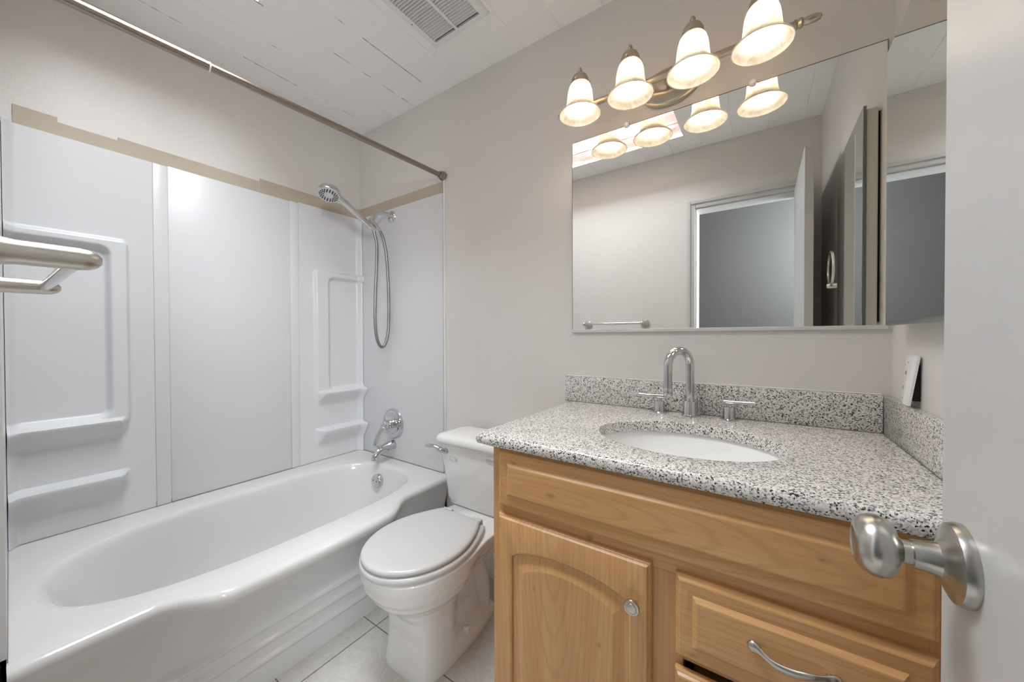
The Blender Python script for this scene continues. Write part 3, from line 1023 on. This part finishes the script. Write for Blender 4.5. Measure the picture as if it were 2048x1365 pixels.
def raised_front(bm, x0, x1, z0, z1, y, th=0.019, m1=0.016, m2=0.046):
    """solid slab front with an eased edge, flat border and a raised field"""
    def lp(d, dy):
        return [(x0 + d, y - dy, z0 + d), (x1 - d, y - dy, z0 + d), (x1 - d, y - dy, z1 - d), (x0 + d, y - dy, z1 - d)]
    loft(bm, [lp(0, 0), lp(0, th * 0.45), lp(0.003, th * 0.62), lp(0.0045, th * 0.66), lp(0.0075, th * 0.93), lp(0.010, th), lp(m1 + 0.008, th), lp(m1 + 0.009, th * 0.985), lp(m2 - 0.014, th - 0.0012), lp(m2 - 0.008, th + 0.0050), lp(m2 - 0.0065, th + 0.0066), lp(m2 - 0.0040, th + 0.0072)])
bm = B()
raised_front(bm, 1.547, 2.343, 0.705, 0.857, VY)
obj('false_drawer_front', bm, M_wx, van, ang=12)
def drawer(z0, z1, y, pull):
    bm = B()
    raised_front(bm, 1.987, 2.343, z0, z1, y)
    box(bm, 2.012, 2.322, y + 0.0005, y + 0.09, z0 + 0.02, z1 - 0.045)
    d = obj('drawer', bm, M_wx, van, ang=12)
    if pull:
        bm = B()
        cx, cz, yf = 2.172, (z0 + z1) / 2 + 0.004, y - 0.024
        pts = spline([(cx - 0.064, yf - 0.004, cz + 0.004), (cx - 0.048, yf - 0.010, cz + 0.004), (cx - 0.026, yf - 0.019, cz - 0.003), (cx, yf - 0.021, cz - 0.004), (cx + 0.026, yf - 0.019, cz + 0.001), (cx + 0.048, yf - 0.010, cz + 0.002), (cx + 0.064, yf - 0.004, cz - 0.003)], 8)
        n = len(pts)
        R = []
        for i in range(n):
            t = abs(2 * i / (n - 1) - 1)
            R.append(0.0050 + 0.0016 * math.exp(-(t / 0.3) ** 2) + 0.0052 * math.exp(-((t - 0.80) / 0.15) ** 2) - 0.0034 * ss(0.92, 1.0, t))
        tube(bm, pts, R, 16, flat=0.55, upv=(0, -1, 0))
        for s in (-1, 1):
            lathe(bm, [(0.0055, 0.0), (0.0045, 0.012), (0.0, 0.014)], (cx + s * 0.048, y - 0.0235, cz + 0.002), (0, -1, 0), 14)
        obj('pull_handle', bm, M_nickel, d, label='wavy satin nickel pull')
    return d
drawer(0.516, 0.682, VY, True)
drawer(0.318, 0.494, VY - 0.006, True)
# door: frame, arched raised panel, knob
bm = B()
dx0, dx1, dz0, dz1, dy = 1.546, 1.941, 0.115, 0.682, VY
sw = 0.046
xi0, xi1, zi0 = dx0 + sw, dx1 - sw, dz0 + 0.055
def arch(x):
    t = (x - (xi0 + xi1) / 2) / ((xi1 - xi0) / 2)
    return 0.578 + 0.046 * math.sqrt(max(0, 1 - 0.92 * t * t)) - 0.046 * math.sqrt(0.08)
NA = 28
def opening(dxy):
    xa, xb = xi0 + dxy, xi1 - dxy
    out = [(xa, zi0 + dxy), (xb, zi0 + dxy)]
    for k in range(NA + 1):
        x = xb + (xa - xb) * k / NA
        xx = min(max(x, xi0), xi1)
        s = (xx - (xi0 + xi1) / 2) / ((xi1 - xi0) / 2 - dxy)
        xr = (xi0 + xi1) / 2 + s * (xi1 - xi0) / 2
        out.append((x, arch(xr) - dxy))
    return out
def rect_like(d):
    """outer rectangle sampled to match opening()"""
    xa, xb, za, zb2 = dx0 + d, dx1 - d, dz0 + d, dz1 - d
    out = [(xa, za), (xb, za)]
    for k in range(NA + 1):
        out.append((xb + (xa - xb) * k / NA, zb2))
    return out
th = 0.019
layers = [(rect_like(0), 0.0), (rect_like(0), th * 0.4), (rect_like(0.003), th * 0.62), (rect_like(0.0048), th * 0.66), (rect_like(0.008), th * 0.94), (rect_like(0.011), th),
          (opening(-0.005), th), (opening(-0.001), th - 0.003), (opening(0.0), th - 0.010)]
loft(bm, [[(x, dy - h, z) for x, z in o] for o, h in layers], True, True)
cd = obj('cabinet_door', bm, M_wz, van, ang=25)
bm = B()
layers = [(opening(0.0012), th - 0.014), (opening(0.0012), th - 0.0085), (opening(0.010), th - 0.0085), (opening(0.030), th - 0.003), (opening(0.034), th - 0.0018), (opening(0.05), th - 0.0018)]
loft(bm, [[(x, dy - h, z) for x, z in o] for o, h in layers], True, True)
obj('raised_panel', bm, M_wz, cd, ang=10)
bm = B()
lathe(bm, [(0.006, 0.0), (0.006, 0.010), (0.012, 0.013), (0.0155, 0.016), (0.0162, 0.020), (0.0150, 0.0228), (0.0120, 0.0232), (0.0112, 0.0222), (0.0100, 0.0222), (0.0092, 0.0242), (0.0, 0.0252)], (1.908, dy - th + 0.001, 0.592), (0, -1, 0), 36)
obj('knob', bm, M_nickel, cd, label='round satin nickel knob')

# toilet-paper holder post on the vanity's side
tp = thing('toilet_paper_holder', 'brushed metal toilet paper holder on the vanity side', 'toilet paper holder', (VX0, 0.93, 0.775))
bm = B()
lathe(bm, [(0.0, 0.001), (0.022, 0.001), (0.023, 0.006), (0.018, 0.010), (0.0145, 0.016), (0.0140, 0.080), (0.012, 0.086), (0.0, 0.088)], (VX0, 0.93, 0.775), (-1, 0, 0), 28)
obj('post', bm, M_nickel, tp)
bm = B()
lathe(bm, [(0.0, 0.001), (0.022, 0.001), (0.023, 0.006), (0.018, 0.010), (0.0145, 0.016), (0.0140, 0.080), (0.012, 0.086), (0.0, 0.088)], (VX0, 1.07, 0.775), (-1, 0, 0), 28)
obj('post', bm, M_nickel, tp)
bm = B()
tube(bm, [(VX0 - 0.07, 0.935, 0.775), (VX0 - 0.07, 1.065, 0.775)], 0.009, 18)
obj('roller', bm, M_nickel, tp)

# ------------------------------------------------------------------ counter
CZ, CT = 0.8915, 0.031
bs = thing('backsplash', 'long granite backsplash strip under the wall mirror', 'backsplash', (1.93, D, 0.8915))
ss_ = thing('side_splash', 'short granite splash strip along the right wall below the outlet', 'backsplash', (W, 1.1, 0.8915))
ct = thing('countertop', 'speckled grey granite vanity counter with oval sink cutout', 'countertop', (1.95, 1.1, CZ - CT))
CX0, CX1, CY0, CY1 = 1.476, W - 0.001, 0.812, D - 0.001
SCX, SCY, SA, SB = 1.962, 1.082, 0.218, 0.166
bm = B()
NO = 160
def orect(k, d=0.0):
    """outer outline hit from the sink centre; left front corner clipped round"""
    a = 2 * PI * k / NO
    c, s = math.cos(a), math.sin(a)
    t = 1e9
    if c > 1e-9: t = min(t, (CX1 - SCX) / c)
    if c < -1e-9: t = min(t, (CX0 + d - SCX) / c)
    if s > 1e-9: t = min(t, (CY1 - SCY) / s)
    if s < -1e-9: t = min(t, (CY0 + d - SCY) / s)
    x, y = SCX + t * c, SCY + t * s
    return x, y
def cutout(k, d=0.0):
    x, y = orect(k)
    a = math.atan2((y - SCY) / SB, (x - SCX) / SA)
    return SCX + (SA + d) * math.cos(a), SCY + (SB + d) * math.sin(a)
# snap the nearest sample to each corner so the outline stays square
def corner_fix(lp, d):
    cs = ((CX0 + d, CY0 + d), (CX1, CY0 + d), (CX1, CY1), (CX0 + d, CY1))
    lp = list(lp)
    for c in cs:
        i = min(range(len(lp)), key=lambda i: (lp[i][0] - c[0]) ** 2 + (lp[i][1] - c[1]) ** 2)
        lp[i] = c
    # ease the free front-left corner
    r = 0.018
    out = []
    for x, y in lp:
        qx, qy = CX0 + d + r, CY0 + d + r
        if x < qx and y < qy:
            v = Vector((x - qx, y - qy))
            if v.length > r:
                v = v.normalized() * r
            x, y = qx + v.x, qy + v.y
        out.append((x, y))
    return out
lay = []
for d, z in ((0.010, CZ - CT), (0.003, CZ - CT + 0.003), (0.0, CZ - CT + 0.010), (0.0, CZ - 0.014), (0.003, CZ - 0.006), (0.008, CZ - 0.0015), (0.014, CZ)):
    lay.append([(x, y, z) for x, y in corner_fix([orect(k, d) for k in range(NO)], d)])
for d, z in ((0.006, CZ), (0.002, CZ - 0.001), (0.0, CZ - 0.004), (0.0, CZ - CT)):
    lay.append([(*cutout(k, d), z) for k in range(NO)])
L = loft(bm, lay, False, False)
skin(bm, [L[-1], L[0]])
obj('counter_slab', bm, M_gran, ct, ang=40)
obj('stone_strip', box(B(), 1.4635, W - 0.021, 1.4095, D - 0.001, CZ + 0.0005, 0.993, 0.0015, 2), M_gran, bs)
obj('stone_strip', box(B(), W - 0.020, W - 0.001, CY0 + 0.01, D - 0.0215, CZ + 0.0005, 0.993, 0.0015, 2), M_gran, ss_)
bm = B()
box(bm, 1.466, W - 0.02, 1.4080, 1.4100, CZ, CZ + 0.0016)
box(bm, W - 0.0215, W - 0.0195, CY0 + 0.02, 1.4095, CZ, CZ + 0.0016)
obj('joint_line', bm, M_caulk, ct, smooth=False, label='dark joint under the splash')
bm = B()
box(bm, 1.4635, W - 0.021, D - 0.006, D - 0.001, 0.9931, 0.996, 0.001, 1)
obj('caulk_bead', bm, M_plast, bs)

sk_ = B()
lay = []
for d, z in ((0.022, CZ - CT - 0.0005), (0.022, CZ - CT - 0.010), (0.016, CZ - CT - 0.030), (0.0, CZ - CT - 0.075), (-0.03, CZ - CT - 0.115), (-0.08, CZ - CT - 0.137), (-0.13, CZ - CT - 0.146), (-0.152, CZ - CT - 0.150),
             (-0.150, CZ - CT - 0.143), (-0.128, CZ - CT - 0.138), (-0.08, CZ - CT - 0.129), (-0.035, CZ - CT - 0.108), (-0.009, CZ - CT - 0.070), (0.003, CZ - CT - 0.028), (0.006, CZ - CT - 0.003), (0.009, CZ - CT - 0.0005)):
    lay.append([(*cutout(k, d), z) for k in range(NO)])
L = loft(sk_, lay, False, False)
skin(sk_, [L[-1], L[0]])
sink = thing('sink', 'white oval undermount basin in the granite counter', 'sink', (SCX, SCY, CZ - CT - 0.15))
obj('basin', sk_, M_sink, sink, ang=60)
bm = B()
lathe(bm, [(0.0, 0.003), (0.012, 0.003), (0.020, 0.004), (0.024, 0.001), (0.024, -0.02), (0, -0.02)], (SCX, SCY, CZ - CT - 0.138), (0, 0, 1), 24)
obj('drain', bm, M_chrome, sink, label='chrome drain')

# ------------------------------------------------------------------ faucet
fa = thing('faucet', 'chrome gooseneck basin faucet with two lever handles', 'faucet', (1.935, 1.368, CZ))
fb = Vector((1.936, 1.366, CZ))
bm = B()
lathe(bm, [(0.0, 0.0), (0.0265, 0.0), (0.0268, 0.004), (0.0225, 0.006), (0.0215, 0.010), (0.0210, 0.046), (0.0195, 0.050), (0.0, 0.050)], fb, (0, 0, 1), 36)
obj('spout_base', bm, M_chrome, fa)
bm = B()
dv = Vector((-0.055, -0.085, 0)).normalized()
pts = [fb + Vector((0, 0, 0.045)), fb + Vector((0, 0, 0.09)), fb + Vector((0, 0, 0.135)), fb + Vector((0, 0, 0.168))]
R = 0.048
for k in range(1, 17):
    a = PI * k / 16
    pts.append(fb + Vector((0, 0, 0.168)) + dv * (R - R * math.cos(a)) + Vector((0, 0, R * math.sin(a))))
e = pts[-1]
pts += [e + Vector((0, 0, -0.03)), e + Vector((0, 0, -0.075))]
tube(bm, pts, 0.0132, 24)
lathe(bm, [(0.0, 0.0), (0.0138, 0.0), (0.0142, 0.002), (0.0142, 0.022), (0.0135, 0.024), (0.0, 0.024)], e + Vector((0, 0, -0.094)), (0, 0, 1), 24)
obj('gooseneck_spout', bm, M_chrome, fa)
bm = B()
lathe(bm, [(0.0, 0.0), (0.0035, 0.0), (0.0035, 0.05), (0.006, 0.052), (0.006, 0.060), (0.0, 0.061)], fb + Vector((0.022, 0.022, 0.0)), (0, 0, 1), 14)
obj('lift_rod', bm, M_chrome, fa)
for hx, hy, ang_ in ((1.840, 1.372, PI + 0.10), (2.046, 1.374, 0.12)):
    bm = B()
    o = Vector((hx, hy, CZ))
    lathe(bm, [(0.0, 0.0), (0.0240, 0.0), (0.0243, 0.003), (0.0185, 0.005), (0.0180, 0.008), (0.0172, 0.037), (0.0160, 0.040), (0.0, 0.040)], o, (0, 0, 1), 32)
    hb = obj('handle_base', bm, M_chrome, fa)
    bm = B()
    lathe(bm, [(0.0075, 0.038), (0.0075, 0.052), (0.0, 0.052)], o, (0, 0, 1), 18)
    q = Vector((math.cos(ang_), -math.sin(0.12) if ang_ < 1 else -0.10, 0)).normalized()
    tube(bm, [o + Vector((0, 0, 0.056)) - q * 0.014, o + Vector((0, 0, 0.058)) + q * 0.068], 0.0062, 18)
    obj('lever', bm, M_chrome, hb)

# ------------------------------------------------------------------ wall mirror
mir = thing('wall_mirror', 'large frameless mirror above the vanity backsplash', 'mirror', (1.945, D, 1.18))
MX0, MX1, MZ0, MZ1 = 1.489, 2.404, 1.181, 1.943
obj('mirror_glass', box(B(), MX0, MX1, D - 0.006, D - 0.001, MZ0, MZ1, 0.0008, 1), M_mirror, mir, smooth=False)
bm = B()
box(bm, MX0 - 0.0012, MX0, D - 0.0062, D - 0.001, MZ0, MZ1 + 0.0012)
box(bm, MX1, MX1 + 0.0012, D - 0.0062, D - 0.001, MZ0, MZ1 + 0.0012)
box(bm, MX0, MX1, D - 0.0062, D - 0.001, MZ1, MZ1 + 0.0014)
obj('dark_edge', bm, M_edge, mir, smooth=False)
bm = B()
box(bm, MX0 - 0.003, MX1 + 0.004, D - 0.0095, D - 0.001, MZ0 - 0.010, MZ0 + 0.0015, 0.0012, 1)
obj('bottom_channel', bm, M_chan, mir)
for cxp in (1.711, 2.104):
    bm = B()
    n = 10
    a_, uu, vv = frame_of((0, -1, 0))
    cc = Vector((cxp, D - 0.0065, MZ1 + 0.004))
    ring0 = [cc + (uu * math.cos(2 * PI * k / 20) + vv * math.sin(2 * PI * k / 20)) * (0.0115 if k % 2 else 0.0092) for k in range(20)]
    ring1 = [p + Vector((0, -0.004, 0)) for p in ring0]
    ring2 = [cc + Vector((0, -0.007, 0)) + (p - cc) * 0.55 for p in ring0]
    ringb = [p + Vector((0, 0.0055, 0)) for p in [cc + (q - cc) * 0.9 for q in ring0 ]]
    loft(bm, [ringb, ring0, ring1, ring2])
    obj('mirror_clip', bm, M_clip, mir, ang=10, label='clear plastic rosette clip')

# ------------------------------------------------------------------ medicine cabinet
med = thing('medicine_cabinet', 'mirrored medicine cabinet on the right wall', 'medicine cabinet', (W, 1.09, 1.178))
KX, KY0, KY1, KZ0, KZ1 = 2.377, 0.872, 1.298, 1.178, 1.841
bm = B()
t = 0.024
for y0, y1, z0, z1 in ((KY0 + .006, KY0 + .006 + t, KZ0 + .008, KZ1 - .008), (KY1 - .006 - t, KY1 - .006, KZ0 + .008, KZ1 - .008), (KY0 + .006 + t, KY1 - .006 - t, KZ0 + .008, KZ0 + .008 + t), (KY0 + .006 + t, KY1 - .006 - t, KZ1 - .008 - t, KZ1 - .008)):
    box(bm, KX + 0.0085, W - 0.006, y0, y1, z0, z1, 0.002, 1)
obj('cabinet_frame', bm, M_cream, med)
bm = B()
box(bm, W - 0.006, W - 0.0005, KY0 + 0.016, KY1 - 0.016, KZ0 + 0.018, KZ1 - 0.018)
obj('back_gap', bm, M_dark, med, smooth=False)
bm = B()
box(bm, KX + 0.0015, KX + 0.008, KY0, KY1, KZ0, KZ1)
md = obj('mirror_door', bm, M_edge, med, smooth=False)
bm = B()
box(bm, KX, KX + 0.0013, KY0 + 0.0015, KY1 - 0.0018, KZ0 + 0.010, KZ1 - 0.0035)
obj('mirror_glass', bm, M_mirror, md, smooth=False)

# ------------------------------------------------------------------ outlet
ou = thing('wall_outlet', 'white outlet plate leaning out of the right wall above the splash', 'outlet', (W, 1.255, 1.05))
bm = B()
oy0, oy1, oz0, oz1 = 1.208, 1.284, 0.998, 1.108
lo = [(W - 0.0295, oy0 + 0.004, oz0 + 0.003), (W - 0.017, oy1 - 0.004, oz0 + 0.003), (W - 0.009, oy1 - 0.004, oz1 - 0.003), (W - 0.014, oy0 + 0.004, oz1 - 0.003)]
hi = [(W - 0.023, oy0, oz0), (W - 0.011, oy1, oz0), (W - 0.003, oy1, oz1), (W - 0.008, oy0, oz1)]
loft(bm, [[(p[0] + 0.0045, p[1], p[2]) for p in hi], hi, lo])
pl_ = obj('cover_plate', bm, M_plast, ou, ang=10)
def onplate(s, tq, d):
    """point on the plate's face, s across (0 near side .. 1 far side), tq up"""
    a = Vector(lo[0]).lerp(Vector(lo[1]), s)
    b = Vector(lo[3]).lerp(Vector(lo[2]), s)
    return a.lerp(b, tq) + Vector((-d, 0, 0))
bm = B()
q = [(0.28, 0.18), (0.72, 0.18), (0.72, 0.78), (0.28, 0.78)]
loft(bm, [[onplate(s, t_, -0.003) for s, t_ in q], [onplate(s, t_, 0.0016) for s, t_ in q]])
rc = obj('receptacle', bm, M_ivory, ou, smooth=False, label='ivory receptacle face')
for tq in (0.30, 0.62):
    bm = B()
    for s0 in (0.40, 0.56):
        q = [(s0, tq), (s0 + 0.05, tq), (s0 + 0.05, tq + 0.07), (s0, tq + 0.07)]
        loft(bm, [[onplate(s, t_, 0.001) for s, t_ in q], [onplate(s, t_, 0.0021) for s, t_ in q]])
    obj('slot_pair', bm, M_dark, rc, smooth=False)
M_scr = mat('screw_grey', (0.35, 0.35, 0.34), 0.4, 0.6)
for tq in (0.88, 0.10):
    bm = B()
    c = onplate(0.5, tq, 0.0)
    lathe(bm, [(0.0, 0.0012), (0.0022, 0.001), (0.0025, -0.001), (0, -0.001)], c, (-1, 0, 0), 12)
    obj('screw', bm, M_scr, ou)
bm = B()
box(bm, W - 0.012, W - 0.0005, oy0 + 0.012, oy1 - 0.010, oz0 + 0.01, oz1 - 0.02)
obj('wall_box', bm, M_dark, ou, smooth=False)

# ------------------------------------------------------------------ vanity light
vl = thing('vanity_light', 'four-lamp vanity light bar with bell shades above the mirror', 'wall light', (1.86, D, 2.03))
BY, BZ = 1.345, 2.022
bm = B()
def ell(a, b, y):
    return [(1.862 + a * math.cos(2 * PI * k / 64), y, 2.032 + b * math.sin(2 * PI * k / 64)) for k in range(64)]
loft(bm, [ell(0.098, 0.066, D - 0.0005), ell(0.100, 0.068, D - 0.006), ell(0.096, 0.064, D - 0.010), ell(0.088, 0.057, D - 0.011), ell(0.084, 0.053, D - 0.018), ell(0.074, 0.044, D - 0.020), ell(0.068, 0.038, D - 0.028), ell(0.05, 0.026, D - 0.031)])
obj('backplate', bm, M_brass, vl, ang=50)
bm = B()
tube(bm, [(1.862, D - 0.028, 2.032), (1.862, D - 0.06, 2.026), (1.862, BY, BZ)], 0.012, 18)
obj('stem', bm, M_brass, vl)
bm = B()
bx0, bx1 = 1.515, 2.212
tube(bm, [(bx0, BY, BZ), (bx1, BY, BZ)], 0.0105, 24)
for zz in (0.0, 0.012):
    pass
obj('bar', bm, M_brass, vl)
for xe, sg in ((bx1, 1), (bx0, -1)):
    bm = B()
    lathe(bm, [(0.0105, -0.012), (0.013, -0.011), (0.013, -0.006), (0.0105, -0.004), (0.0115, 0.0), (0.0135, 0.004), (0.0115, 0.008), (0.0085, 0.010), (0.0095, 0.014), (0.0108, 0.024), (0.0105, 0.036), (0.0070, 0.046), (0.0, 0.050)], (xe, BY, BZ), (sg, 0, 0), 24)
    obj('end_finial', bm, M_brass, vl)
LX = [1.590, 1.768, 1.955, 2.127]
LY, LZ = 1.272, 1.950
def shade_profile():
    o = [(0.0735, 0.000), (0.0725, 0.003), (0.0650, 0.010), (0.0560, 0.018), (0.0500, 0.027), (0.0468, 0.040), (0.0452, 0.055), (0.0438, 0.070), (0.0415, 0.085), (0.0375, 0.098), (0.0315, 0.108), (0.0265, 0.113)]
    return o
for x in LX:
    bm = B()
    o = shade_profile()
    inn_ = [(r - 0.0028, h + 0.0006) for r, h in o]
    # outer wall up, a thickened rim bead, inner wall
    prof = list(reversed(inn_)) + [(0.0715, -0.0012), (0.0735, -0.0015)] + o
    lathe(bm, prof + [prof[0]], (x, LY, LZ), (0, 0, 1), 48)
    obj('glass_shade', bm, M_shade, vl, ang=60, label='frosted alabaster bell shade, lit')
    bm = B()
    lathe(bm, [(0.0305, 0.100), (0.0315, 0.1035), (0.0320, 0.110), (0.0300, 0.124), (0.0235, 0.137), (0.0150, 0.144), (0.0070, 0.147), (0.0050, 0.151), (0.0078, 0.156), (0.0072, 0.162), (0.0045, 0.167), (0.0, 0.170)], (x, LY, LZ), (0, 0, 1), 32)
    for a in (0.5, 2.6, 4.7):
        d = Vector((math.cos(a), math.sin(a), 0))
        lathe(bm, [(0.0, -0.004), (0.0022, -0.004), (0.0022, 0.004), (0.0042, 0.005), (0.0042, 0.008), (0.0, 0.0085)], Vector((x, LY, LZ + 0.113)) + d * 0.030, d, 10)
    fit = obj('shade_holder', bm, M_brass, vl)
    bm = B()
    tube(bm, spline([(x, BY, BZ), (x, BY + 0.004, BZ + 0.030), (x, BY - 0.02, BZ + 0.062), (x, LY + 0.026, LZ + 0.124)], 8), 0.006, 14)
    obj('arm', bm, M_brass, vl)
    bm = B()
    lathe(bm, [(0.0, 0.006), (0.010, 0.0075), (0.020, 0.013), (0.0265, 0.024), (0.0280, 0.034), (0.0255, 0.046), (0.0190, 0.060), (0.0140, 0.074), (0.0130, 0.088), (0.0, 0.088)], (x, LY, LZ + 0.012), (0, 0, 1), 24)
    obj('bulb', bm, M_bulb, vl, label='lit bulb')

# ------------------------------------------------------------------ towel bar and ring
tb = thing('towel_bar', 'brushed nickel towel bar on the door wall', 'towel bar', (1.24, DW, 1.252))
TZ, TY = 1.252, 0.122
for px in (1.425, 0.985):
    bm = B()
    lathe(bm, [(0.0, 0.0005), (0.030, 0.0005), (0.0315, 0.004), (0.0295, 0.010), (0.0225, 0.020), (0.0165, 0.032), (0.0142, 0.046), (0.0138, 0.092), (0.0125, 0.101), (0.0095, 0.108), (0.0045, 0.112), (0.0, 0.1125)], (px, DW, TZ), (0, 1, 0), 36)
    obj('post', bm, M_nickel, tb)
bm = B()
tube(bm, [(0.985, TY, TZ), (1.425, TY, TZ)], 0.0085, 20)
obj('bar', bm, M_chrome, tb)

tr = thing('towel_ring', 'nickel towel ring on the right wall behind the open door', 'towel ring', (W, 0.70, 1.372))
bm = B()
lathe(bm, [(0.0, 0.0005), (0.024, 0.0005), (0.025, 0.004), (0.018, 0.012), (0.0125, 0.022), (0.012, 0.046), (0.008, 0.053), (0.0, 0.055)], (W, 0.70, 1.372), (-1, 0, 0), 24)
obj('post', bm, M_nickel, tr)
bm = B()
ring = [(W - 0.040, 0.70 + 0.074 * math.sin(2 * PI * k / 48), 1.446 - 0.074 * math.cos(2 * PI * k / 48)) for k in range(48)]
loops = []
for k in range(48):
    c = Vector(ring[k])
    rad = (c - Vector((W - 0.040, 0.70, 1.446))).normalized()
    loops.append([c + (rad * math.cos(2 * PI * j / 10) + Vector((1, 0, 0)) * math.sin(2 * PI * j / 10)) * 0.0048 for j in range(10)])
L = loft(bm, loops, False, False)
skin(bm, [L[-1], L[0]])
obj('ring', bm, M_nickel, tr)

# ------------------------------------------------------------------ ceiling vent
ve = thing('ceiling_vent', 'white louvred vent grille on the plank ceiling', 'vent', (1.083, 1.03, H))
vx0, vx1, vy0, vy1 = 0.932, 1.236, 0.852, 1.206
bm = B()
def vr(x0, x1, y0, y1, z):
    return [(x0, y0, z), (x1, y0, z), (x1, y1, z), (x0, y1, z)]
b_ = 0.030
loft(bm, [vr(vx0, vx1, vy0, vy1, H - 0.0005), vr(vx0, vx1, vy0, vy1, H - 0.003), vr(vx0 + .008, vx1 - .008, vy0 + .008, vy1 - .008, H - 0.010),
          vr(vx0 + b_, vx1 - b_, vy0 + b_, vy1 - b_, H - 0.011), vr(vx0 + b_, vx1 - b_, vy0 + b_, vy1 - b_, H - 0.0005)], False, False)
box(bm, 1.0785, 1.0905, vy0 + b_, vy1 - b_, H - 0.0115, H - 0.002)
obj('grille_frame', bm, M_plast, ve, ang=15)
obj('duct_backing', box(B(), vx0 + b_, vx1 - b_, vy0 + b_, vy1 - b_, H - 0.0012, H - 0.0004), M_hall, ve, smooth=False)
bm = B()
y = vy0 + b_ + 0.004
while y < vy1 - b_ - 0.006:
    for x0, x1 in ((vx0 + b_, 1.0785), (1.0905, vx1 - b_)):
        pts = [(y, H - 0.0024), (y + 0.0010, H - 0.0022), (y + 0.0043, H - 0.0110), (y + 0.0033, H - 0.0112)]
        loft(bm, [[(x0, p[0], p[1]) for p in pts], [(x1, p[0], p[1]) for p in pts]])
    y += 0.0119
obj('louvers', bm, mat('vent_white', (0.92, 0.92, 0.91), 0.45), ve, smooth=False)
bm = B()
lathe(bm, [(0.0, 0.0015), (0.0032, 0.001), (0.0036, -0.001), (0.0, -0.001)], (vx0 + 0.016, 1.057, H - 0.0105), (0, 0, -1), 12)
obj('screw', bm, mat('vent_screw', (0.3, 0.3, 0.29), 0.5, 0.4), ve)
